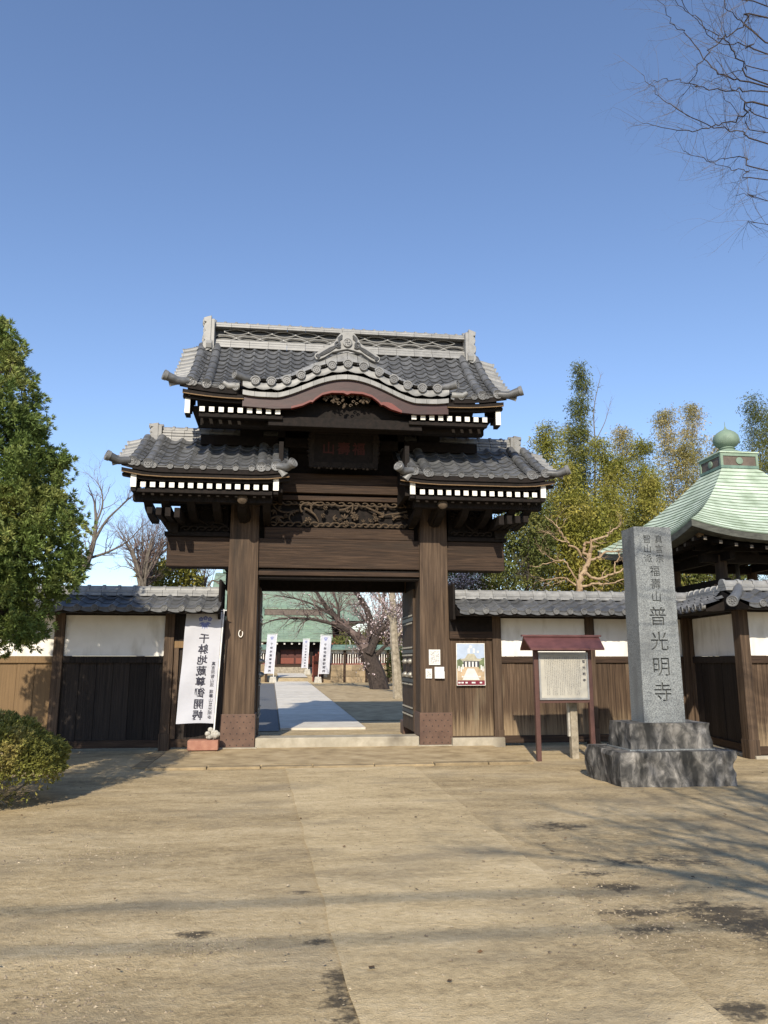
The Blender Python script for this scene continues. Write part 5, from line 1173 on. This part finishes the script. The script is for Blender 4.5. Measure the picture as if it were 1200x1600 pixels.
# --- cypress at the left
def cypress():
    base = Vector((-5.11, -3.9, 0)); t = thing('cypress_tree', 'tall dense green cypress at the left edge before the wall', 'tree', base)
    lobes = [((-5.11, -3.9), [(1.55, 0.32), (1.96, 0.86), (2.59, 1.07), (3.31, 1.04), (4.13, 0.81), (4.67, 0.65), (5.22, 0.5), (5.67, 0.38), (6.03, 0.27), (6.26, 0.05)]), ((-4.5, -3.75), [(1.87, 0.18), (2.41, 0.52), (3.04, 0.67), (3.77, 0.56), (4.22, 0.4), (4.58, 0.2), (4.74, 0.04)])]
    C, D = [], []
    for li, ((cx, cy), env) in enumerate(lobes):
        zs, rs = [e[0] for e in env], [e[1] for e in env]
        for _ in range(230 if li == 0 else 105):          # flat sprays of foliage, each a cluster of tufts
            while True:
                z = rng.uniform(zs[0], zs[-1])
                if rng.random() < (np.interp(z, zs, rs) + .12) / 1.3: break
            a = rng.uniform(0, 6.283); R0 = float(np.interp(z, zs, rs)); rho = R0 * rng.uniform(.55, 1.12) - .05; sz = rng.uniform(.12, .30) * (.55 + .45 * min(1, R0))
            ax = np.array([math.cos(a), math.sin(a), .5 if z > 2.5 else -.2]); ax /= np.linalg.norm(ax); c0 = np.array([cx + rho * math.cos(a), cy + rho * math.sin(a), z])
            for q in range(30):
                v = nr.normal(size=3); v /= np.linalg.norm(v); v = v * sz * nr.random() ** .45; v += ax * sz * .5 * nr.random(); v[2] *= 1.15
                C.append(c0 + v); D.append(v / sz * .8 + ax * .8 + np.array([0, 0, .15]))
        for _ in range(2600 if li == 0 else 1000):         # inner shaded foliage
            z = rng.uniform(zs[0] + .2, zs[-1]); a = rng.uniform(0, 6.283); rho = float(np.interp(z, zs, rs)) * rng.uniform(.1, .72); C.append((cx + rho * math.cos(a), cy + rho * math.sin(a), z)); D.append((math.cos(a), math.sin(a), .4))
    C, D = np.array(C), np.array(D); D /= np.linalg.norm(D, axis=1)[:, None]; Vs = []
    for k in range(15):       # fifteen scale-leaf sprays to a tuft
        d = D + nr.normal(0, .55, D.shape); d /= np.linalg.norm(d, axis=1)[:, None]; w_ = np.cross(d, nr.normal(size=D.shape)); w_ /= np.linalg.norm(w_, axis=1)[:, None]
        Vs.append(leaf_quads(C + d * .01, d, w_, nr.uniform(.04, .09, len(C)), nr.uniform(.011, .022, len(C))))
    me = quads_mesh('crown', np.concatenate(Vs) - np.array(base), 'leaf_cypress'); link('crown', me, t, base)
    b = MB(); r = random.Random(2); b.tube([(-5.11, -3.9, -.05), (-5.14, -3.88, 2), (-5.09, -3.92, 4.2), (-5.11, -3.9, 5.9)], [.16, .13, .08, .02], 9)
    b.tube([(-5.11, -3.9, .9), (-4.8, -3.8, 1.9), (-4.55, -3.76, 3.0), (-4.5, -3.75, 4.3)], [.10, .08, .05, .015], 7)
    for k in range(60):
        z = r.uniform(1.6, 5.5); twigs(b, Vector((-5.11, -3.9, z)), Vector((r.gauss(0, 1), r.gauss(0, 1), .3)).normalized(), .02, .8 * (1.1 - z / 8), 1, r, .12, .05, 3)
    b.build('trunk', 'bark_dark', t, smooth=True)
cypress()
# --- clipped azalea
def azalea():
    c = Vector((-4.62, -5.05, 0)); t = thing('azalea_bush', 'rounded clipped azalea bush at the lower left corner', 'bush', c); n = 12000
    u = nr.normal(size=(n, 3)); u[:, 2] = np.abs(u[:, 2]) - .25; u /= np.linalg.norm(u, axis=1)[:, None]
    lump = np.array([1 + .10 * noise.noise((q[0] * 2.4, q[1] * 2.4, q[2] * 2.4)) + .06 * noise.noise((q[0] * 7, q[1] * 7, q[2] * 7)) for q in u]); rad = lump * (1 - .30 * nr.random(n) ** 2.2)
    P = np.stack([u[:, 0] * 1.10 * rad, u[:, 1] * 1.0 * rad, .42 + u[:, 2] * .58 * rad], 1); P[:, 2] = np.maximum(P[:, 2], .04); Vs = []
    for k in range(4):
        d = u + nr.normal(0, .7, u.shape); d[:, 2] += .2; d /= np.linalg.norm(d, axis=1)[:, None]; w_ = np.cross(d, nr.normal(size=u.shape)); w_ /= np.linalg.norm(w_, axis=1)[:, None]
        Vs.append(leaf_quads(P, d, w_, nr.uniform(.03, .06, n), nr.uniform(.014, .024, n)))
    link('foliage', quads_mesh('foliage', np.concatenate(Vs), 'leaf_azalea'), t, c); b = MB(); r = random.Random(5)
    for k in range(150):
        a = r.random() * 6.28; twigs(b, c + Vector((r.gauss(0, .2), r.gauss(0, .2), 0)), Vector((math.cos(a) * r.random() * 1.1, math.sin(a) * r.random() * 1.1, .55)).normalized(), .009, r.uniform(.45, .72), 1, r, .12, .0, 4, .4)
    b.build('stems', 'bark_pale', t, fix=False)
azalea()
# --- bare tree leaning in from the upper right, and its neighbour behind the viewer
def dist_pt(u, v, D): return CAM + ray(u, v).normalized() * D
HUB = Vector((6.4, -9.6, 4.2)); limbs = [
 ([(1200, 27), (1160, 43), (1124, 65), (1097, 97), (1079, 133), (1050, 175)], 7.6, .022), ([(1200, 165), (1164, 180), (1124, 196), (1081, 206), (1043, 201), (1005, 193)], 7.2, .024),
 ([(1200, 144), (1142, 142), (1106, 140), (1070, 130), (1041, 126), (1016, 132)], 7.9, .020), ([(1200, 135), (1142, 122), (1106, 99), (1070, 54), (1052, 34), (1028, -4)], 8.2, .024),
 ([(1200, 61), (1169, 40), (1142, 22), (1122, -5)], 7.4, .022), ([(1200, 85), (1169, 72), (1124, 65), (1088, 31), (1063, -4)], 8.4, .022), ([(1200, 133), (1160, 99), (1137, 72), (1115, 52), (1079, 22), (1050, 0)], 7.7, .022),
 ([(1200, 223), (1160, 206), (1119, 198), (1054, 169), (1025, 146), (1002, 115)], 7.5, .020), ([(1200, 268), (1164, 246), (1137, 247), (1113, 251), (1068, 236)], 7.1, .017), ([(1200, 281), (1167, 268), (1137, 261), (1106, 251)], 7.3, .016),
 ([(1200, 310), (1180, 306), (1153, 300)], 7.0, .012), ([(1200, 350), (1180, 348)], 7.0, .010), ([(1200, 185), (1170, 165), (1140, 130), (1110, 105)], 8.0, .018), ([(1200, 205), (1165, 185), (1130, 150)], 7.8, .016), ([(1200, 8), (1165, 4), (1130, -12)], 7.9, .022), ([(1200, 110), (1165, 108), (1130, 118), (1100, 130)], 8.3, .016)]
paths = [([(6.5, -9.8, 0), (6.45, -9.7, 2), HUB, (6.2, -9.3, 6.2), (6.3, -9.5, 9.0)], .26, .07)]
for px_, D, rad in limbs:
    P = [dist_pt(u, v, D + .25 * math.sin(i * 1.7 + D * 5)) for i, (u, v) in enumerate(px_)]; s = HUB + Vector((-.15, .1, .5 + .35 * (P[0].z - 4.5))); paths.append(([s, (s + P[0]) / 2 + Vector((0, 0, .12))] + P, rad * .34, .0018))
path_tree('bare_tree', 'leafless tree whose branches hang into the sky at upper right', 'tree', (6.5, -9.8, 0), paths, dict(n=17, L=.34, lev=2, rf=.5, rmin=.0014, rmax=.0026, jit=.11, up=.02, nch=2, **{'from': .34}), ('bark_dark', 'twig'), seed=4, wob=.012)
r = random.Random(9); H2 = Vector((2.5, -16.4, 2.6)); paths = [([(2.5, -16.6, 0), (2.52, -16.5, 1.4), H2, (2.4, -16.2, 6.5)], .24, .06)]
for k in range(30):
    a = r.uniform(-1.2, 3.4); e = H2 + Vector((math.cos(a) * r.uniform(1.4, 3.6), math.sin(a) * r.uniform(1.4, 3.4), r.uniform(1.2, 4.6))); s = H2 + Vector((0, 0, r.uniform(-.3, 1.8))); paths.append(([s, (s + e) / 2 + Vector((0, 0, .3)), e], .06, .014))
path_tree('bare_tree', 'leafless street tree behind the viewer whose branch shadows stripe the forecourt', 'tree', (2.5, -16.6, 0), paths, dict(n=9, L=1.0, lev=2, rf=.6, rmin=.009, rmax=.03, nch=4), ('bark_dark', 'twig'), seed=14)
# --- bare trees over the left wall
def PX(Y, pts): return [at(u, v, Y) for u, v in pts]
bz = gz(9)
path_tree('bare_tree', 'pale leafless tree rising over the left wall beside the cypress', 'tree', (at(112, 930, 9).x, 9, bz),
  [([(at(112, 930, 9).x, 9, bz)] + PX(9, [(118, 915), (136, 880), (146, 848), (150, 815), (148, 790)]), .13, .03), (PX(9, [(146, 848), (165, 815), (190, 790), (212, 770)]), .05, .010), (PX(9.2, [(140, 872), (170, 862), (200, 845), (222, 822)]), .045, .010), (PX(8.8, [(138, 878), (122, 865), (108, 862), (96, 850)]), .05, .012), (PX(9, [(150, 818), (160, 790), (158, 765), (150, 752)]), .035, .008), (PX(9.1, [(147, 840), (130, 815), (120, 795)]), .035, .008)],
  dict(n=10, L=.62, lev=2, rf=.5, rmin=.006, rmax=.018, nch=3, up=.05), ('bark_grey', 'twig_pink'), group='trees behind the left wall', seed=21)
def fan(cx, v0, Y, n, su, vt, seed):
    r = random.Random(seed); out_ = []
    for k in range(n):
        a = r.uniform(-1, 1); out_.append((PX(Y + r.uniform(-.4, .4), [(cx + r.uniform(-6, 6), v0), (cx + a * su * .45, v0 - (v0 - vt) * .5), (cx + a * su, vt + abs(a) * 25 + r.uniform(0, 20))]), .05, .008))
    return out_
path_tree('plum_tree', 'twiggy pinkish leafless plum tree behind the left wall', 'tree', (at(225, 930, 7).x, 7, gz(7)), [([(at(225, 930, 7).x, 7, gz(7)), at(225, 945, 7), at(228, 915, 7), at(226, 890, 7)], .12, .06)] + fan(222, 925, 7, 15, 62, 815, 3),
  dict(n=12, L=.5, lev=2, rf=.5, rmin=.006, rmax=.016, nch=4, up=.04), ('bark_grey', 'twig_pink'), group='trees behind the left wall', seed=33)
path_tree('plum_tree', 'small leafless tree seen between the left wall and the gate beam', 'tree', (at(318, 930, 9).x, 9, gz(9)), fan(318, 930, 9, 8, 30, 885, 7), dict(n=8, L=.4, lev=2, rf=.5, rmin=.005, rmax=.012, nch=3), ('bark_grey', 'twig_pink'), group='trees behind the left wall', seed=35)
def shrub(name, label, cu, v0, v1, su, Y, leafm, n, L=(.10, .2), W_=(.05, .08), group=None, stem='bark_dark', dep=.8, seed=0, cat='shrub', nst=5):
    c0 = at(cu, v1, Y); cx, zt_ = c0.x, c0.z; rx = su / 1202 * (Y - CAM.y); zb_ = max(gz(Y), at(cu, v0, Y).z) ; t = thing(name, label, cat, (cx, Y, gz(Y)), group=group)
    P = nr.normal(size=(n, 3)); P /= np.linalg.norm(P, axis=1)[:, None]; lump = np.array([1 + .3 * noise.noise((q[0] * 2 + seed, q[1] * 2, q[2] * 2)) + .2 * noise.noise((q[0] * 5, q[1] * 5 + seed, q[2] * 5)) for q in P])
    rad = lump * (1 - .6 * nr.random(n) ** 1.6); h = (zt_ - zb_) / 2
    Q = np.stack([cx + P[:, 0] * rx * rad, Y + P[:, 1] * dep * rad, zb_ + h + P[:, 2] * h * rad], 1); d, w_ = rot_rand(n, P * .6 + np.array([0, 0, -.1])); V = leaf_quads(Q, d, w_, nr.uniform(*L, n), nr.uniform(*W_, n))
    link('foliage', quads_mesh('foliage', V - np.array([cx, Y, gz(Y)]), leafm), t, (cx, Y, gz(Y))); b = MB(); r = random.Random(seed)
    for k in range(nst): twigs(b, Vector((cx + r.uniform(-.1, .1), Y, gz(Y))), Vector((r.gauss(0, .1), r.gauss(0, .1), 1)).normalized(), .05, (zb_ + h * .9 - gz(Y)), 1, r, .05, .04, 4, .32)
    b.build('stems', stem, t, fix=False); return t
shrub('evergreen_shrub', 'olive green evergreen shrub behind the plum tree and left wall', 268, 935, 872, 46, 8.6, 'leaf_bamboo', 2600, group='trees behind the left wall', seed=1)
# --- bamboo and evergreens over the right wall
def bamboo(label, u, v, Y, wpx, n, leafm, seed, low=.30):
    r = random.Random(seed); tip = at(u, v, Y); g_ = gz(Y); H = tip.z - g_; bx_ = tip.x + r.uniform(-.25, .25); t = thing('bamboo_plant', label, 'bamboo', (bx_, Y, g_), group='bamboo grove beyond the right wall'); wd = wpx / 1202 * (Y - CAM.y)
    culm = lambda f: Vector((bx_ + (tip.x - bx_) * f ** 2 + .05 * math.sin(f * 9 + seed), Y + .12 * math.sin(f * 4 + seed), g_ + H * f))
    b = MB(); b.tube([culm(i / 20) for i in range(21)], [.04 * (1 - .85 * i / 20) for i in range(21)], 7); b.build('culm', 'culm', t, smooth=True)
    ns = 190; Vs = []; tw = MB()
    for k in range(ns):     # leafy side sprays
        f = low + (1 - low) * (1 - (1 - r.random()) ** 1.0); p = culm(min(f, .995)); prof = wd * (1.12 - f) ** .75 * 1.15 * (.55 + .45 * min(1, (f - low) / .25)) + .10; a = r.random() * 6.28; L_ = prof * r.uniform(.45, 1.15)
        d = Vector((math.cos(a), math.sin(a), r.uniform(.05, .6))).normalized(); pts = [p]; q = p.copy()
        for i in range(6): d = (d + Vector((r.gauss(0, .1), r.gauss(0, .1), -.13))).normalized(); q = q + d * L_ / 6; pts.append(q.copy())
        tw.tube(pts, [.007 * (1 - .1 * i) for i in range(7)], 3, cap=False); m_ = int(n / ns); ii = nr.integers(1, 7, m_); C = np.array([pts[i] for i in ii]) + nr.normal(0, .13 + .05 * L_, (m_, 3)) * np.array([1, 1, .8])
        dd, w_ = rot_rand(m_, np.array([d.x * .6, d.y * .6, -.55]), .8); Vs.append(leaf_quads(C, dd, w_, nr.uniform(.07, .16, m_), nr.uniform(.018, .038, m_)))
    link('foliage', quads_mesh('foliage', np.concatenate(Vs) - np.array([bx_, Y, g_]), leafm), t, (bx_, Y, g_)); tw.build('twigs', 'culm', t, fix=False)
BM = [('tallest dark bamboo spire beside the gate roof', 902, 574, 11.0, 26, 5200, 'leaf_dark', .25), ('yellow bamboo plume touching the lower gate roof end', 852, 668, 9.0, 52, 4600, 'leaf_bamboo', .2),
      ('bushy golden bamboo just right of the tallest spire', 935, 690, 10.0, 52, 4600, 'leaf_bamboo', .2), ('pale bamboo plume between the spire and the twin plumes', 975, 668, 12.0, 40, 3600, 'leaf_bamboo_pale', .25),
      ('left of the twin pale bamboo plumes left of the finial', 1040, 640, 13.0, 44, 4000, 'leaf_bamboo_pale', .25), ('right of the twin pale bamboo plumes left of the finial', 1082, 632, 13.5, 44, 4000, 'leaf_bamboo_pale', .25),
      ('drooping dark bamboo behind the finial at the right edge', 1175, 618, 12.0, 56, 4200, 'leaf_dark', .3), ('low bamboo over the bell tower roof slope', 1005, 735, 10.5, 50, 4000, 'leaf_bamboo', .2),
      ('green bamboo low behind the lower gate roof', 880, 728, 8.2, 64, 4600, 'leaf_bamboo', .15), ('short bamboo filling the gap above the bare crape myrtle', 950, 765, 8.8, 54, 4600, 'leaf_bamboo', .1),
      ('bamboo plume behind the tower left of the roof box', 1120, 680, 14.0, 46, 3600, 'leaf_bamboo_pale', .25), ('olive bamboo against the gate corner above the main beam end', 828, 742, 8.4, 50, 4600, 'leaf_bamboo', .1), ('golden bamboo filling between spire and gate roof', 885, 660, 11.6, 56, 5000, 'leaf_bamboo', .25), ('golden bamboo right behind the crape myrtle boughs', 1000, 690, 11.2, 54, 4800, 'leaf_bamboo', .2), ('pale bamboo behind the left slope of the tower roof', 1062, 690, 12.6, 56, 4600, 'leaf_bamboo_pale', .2), ('low golden bamboo just left of the tower roof slope', 1015, 748, 9.4, 50, 4600, 'leaf_bamboo', .1), ('golden bamboo mid height behind the crape myrtle', 965, 715, 10.4, 58, 5000, 'leaf_bamboo', .15), ('dark bamboo hanging at the top right behind the finial', 1205, 640, 13.0, 50, 3800, 'leaf_dark', .35)]
for i, (lab, u, v, Y, wp, n, lm, low) in enumerate(BM): bamboo(lab, u, v, Y, wp, int(n * 3.4), lm, 50 + i, low)
shrub('evergreen_shrub', 'dark evergreen mass behind the right end of the main beam', 815, 925, 745, 50, 7.0, 'leaf_dark', 9000, (.07, .14), (.035, .06), group='evergreens beyond the right wall', seed=3)
shrub('evergreen_shrub', 'shadowy evergreen behind the bare crape myrtle', 905, 930, 765, 62, 7.6, 'leaf_bamboo', 9000, (.07, .14), (.035, .06), group='evergreens beyond the right wall', seed=4)
shrub('evergreen_shrub', 'evergreen low between crape myrtle and bell tower', 985, 935, 800, 48, 9.6, 'leaf_dark', 6000, (.08, .15), (.035, .06), group='evergreens beyond the right wall', seed=5)
shrub('evergreen_shrub', 'evergreen seen under the bell tower roof', 1110, 960, 850, 70, 9.0, 'leaf_dark', 5000, group='evergreens beyond the right wall', seed=6)
path_tree('bare_sapling', 'thin leafless sapling beside the tallest bamboo spire', 'tree', (at(935, 900, 12).x, 12, gz(12)), [([(at(930, 900, 12).x, 12, gz(12))] + PX(12, [(930, 800), (930, 700), (928, 640), (938, 590)]), .05, .008), (PX(12, [(930, 690), (945, 660), (952, 635)]), .02, .006)], dict(n=5, L=.4, lev=1, rmin=.005, rmax=.01, nch=2, **{'from': .6}), ('bark_grey', 'twig_pink'), seed=41)
# bare crape myrtle
Yc = 2.3
path_tree('crape_myrtle', 'smooth tan leafless crape myrtle with twisted boughs behind the right wall', 'tree', (at(905, 925, Yc).x, Yc, gz(Yc)),
  [([(at(905, 925, Yc).x, Yc, gz(Yc)), at(904, 960, Yc)] + PX(Yc, [(905, 925), (908, 900), (918, 880), (922, 862)]), 0.093, 0.043), (PX(Yc, [(920, 872), (912, 855), (925, 845), (945, 838), (958, 828), (968, 822)]), 0.037, 0.014), (PX(Yc + .2, [(916, 878), (902, 858), (886, 848), (876, 832), (872, 826), (866, 818)]), 0.031, 0.011),
   (PX(Yc - .1, [(884, 846), (868, 842), (860, 834)]), 0.019, 0.007), (PX(Yc, [(920, 875), (935, 872), (948, 862), (960, 862)]), 0.031, 0.017), (PX(Yc, [(912, 895), (935, 905), (955, 898), (972, 890), (990, 880)]), 0.037, 0.012), (PX(Yc + .1, [(905, 912), (885, 880), (872, 876), (850, 882), (825, 886)]), 0.022, 0.006), (PX(Yc, [(960, 895), (962, 880), (968, 870), (966, 862)]), 0.019, 0.009), (PX(Yc, [(900, 915), (880, 903), (862, 905), (840, 908)]), 0.022, 0.006), (PX(Yc, [(870, 880), (856, 868), (845, 862)]), 0.012, 0.005), (PX(Yc, [(905, 918), (930, 912), (950, 912), (975, 905)]), 0.031, 0.012), (PX(Yc, [(850, 905), (825, 898), (805, 900)]), 0.012, 0.005), (PX(Yc + .1, [(860, 915), (835, 903), (815, 888), (808, 876)]), 0.012, 0.004)],
  dict(n=5, L=.28, lev=1, rf=.5, rmin=.006, rmax=.014, nch=3, jit=.3, **{'from': .3}), ('bark_tan', 'bark_tan'), seed=44, wob=.02)
# cherry and pale trunk inside the precinct
def blossoms(t, c, n, size, m, keep=None, name='blossoms'):
    V = np.array([v for v in c.v]); idx = nr.integers(0, len(V), n); P = V[idx] + nr.normal(0, .10, (n, 3))
    if keep is not None: P = P[keep(P)]
    d, w_ = rot_rand(len(P)); o_ = np.array(wl(t)); link(name, quads_mesh(name, leaf_quads(P, d, w_, nr.uniform(*size, len(P)), nr.uniform(*size, len(P))) - o_, m), t, wl(t))
Yb = 22.2; gb = gz(Yb)
t, c = path_tree('cherry_tree', 'dark leaning cherry tree with pale blossom seen through the gate', 'tree', (at(592, 1077, Yb).x, Yb, gb),
  [([(at(594, 1080, Yb).x, Yb, gb - .1)] + PX(Yb, [(588, 1055), (578, 1030), (570, 1012)]), .48, .34), (PX(Yb, [(570, 1014), (556, 995), (540, 980), (522, 962), (505, 942), (492, 920)]), .24, .06), (PX(Yb + .5, [(574, 1018), (580, 985), (574, 955), (560, 930), (552, 915)]), .24, .06), (PX(Yb - .3, [(576, 1022), (592, 990), (612, 965), (630, 940), (640, 920)]), .22, .05), (PX(Yb - .4, [(545, 985), (520, 975), (490, 968), (460, 966), (432, 968), (412, 975)]), .10, .02), (PX(Yb, [(583, 1030), (596, 1015), (606, 1005), (610, 990)]), .12, .04), (PX(Yb, [(530, 970), (528, 948), (522, 930), (515, 915)]), .08, .03), (PX(Yb + .4, [(578, 1000), (598, 965), (600, 935), (604, 915)]), .12, .04), (PX(Yb - .3, [(520, 962), (490, 945), (460, 935), (430, 930)]), .06, .015)],
  dict(n=16, L=1.15, lev=2, rf=.45, rmin=.012, rmax=.035, nch=4, up=.02), ('bark_dark', 'twig_pink'), seed=60)
blossoms(t, c, 5200, (.05, .10), 'petal', lambda P: nr.random(len(P)) < np.clip((P[:, 0] - 1.6) / 2.0, .04, .62))
Yw = 14.6; gw = gz(Yw)
t, c = path_tree('pale_barked_tree', 'pale straight trunk right of the cherry tree inside the gate', 'tree', (at(622, 1092, Yw).x, Yw, gw), [([(at(622, 1093, Yw).x, Yw, gw - .05)] + PX(Yw, [(620, 1050), (616, 1000), (614, 950), (610, 900)]), .20, .11), (PX(Yw, [(615, 975), (600, 950), (590, 925)]), .07, .03), (PX(Yw, [(616, 1000), (628, 985), (640, 960)]), .06, .03)], dict(n=10, L=.7, lev=2, rmin=.008, rmax=.02, nch=4, **{'from': .45}), ('bark_pale', 'twig_pink'), seed=61)
blossoms(t, c, 2200, (.03, .06), 'petal')
t, c = path_tree('plum_tree', 'dusky blossoming tree far behind the cherry tree', 'tree', (5.6, 33.5, gz(33.5)), [([(5.6, 33.5, gz(33.5)), (5.5, 33.5, 2.2), (5.6, 33.4, 3.4)], .2, .1)] + [([(5.55, 33.5, 2.2), (5.5 + math.cos(a) * 1.2, 33.5 + math.sin(a), 3.6), (5.5 + math.cos(a) * 2.3, 33.5 + math.sin(a) * 2, 4.8)], .1, .03) for a in (0, .9, 1.9, 2.8, 3.8, 4.8, 5.6)], dict(n=12, L=1.2, lev=2, rmin=.012, rmax=.03, nch=4), ('bark_dark', 'twig_pink'), seed=62)
blossoms(t, c, 2600, (.06, .11), 'petal_pink')
shrub('evergreen_shrub', 'dark evergreen behind the low inner wall', 575, 1040, 985, 60, 34, 'leaf_dark', 5000, (.15, .3), (.07, .12), group='evergreens inside the precinct', seed=8, dep=1.5)
shrub('evergreen_shrub', 'dark hedge shrub right of the cherry trunk', 640, 1075, 1000, 36, 26, 'leaf_dark', 3500, (.12, .25), (.06, .1), group='evergreens inside the precinct', seed=9, dep=1.0)

# evergreen standing just outside the left edge of the view; its shade lies before the left wall
shrub('evergreen_tree', 'evergreen street tree just outside the left edge shading the left wall', -125, 980, 540, 112, -7.3, 'leaf_cypress', 9000, (.06, .12), (.02, .04), seed=12, dep=.7, cat='tree', nst=1)
shrub('evergreen_shrub', 'olive shrub filling the gap under the right end of the main beam', 748, 935, 868, 62, 6.2, 'leaf_dark', 7000, (.06, .12), (.03, .05), group='evergreens beyond the right wall', seed=15)
t, c = path_tree('plum_tree', 'small white blossomed tree over the wall beside the right gate pillar', 'tree', (at(722, 930, 5.4).x, 5.4, gz(5.4)), fan(722, 935, 5.4, 6, 26, 888, 17), dict(n=6, L=.3, lev=2, rf=.5, rmin=.004, rmax=.01, nch=3), ('bark_grey', 'twig_pink'), seed=71)
blossoms(t, c, 900, (.025, .05), 'petal')
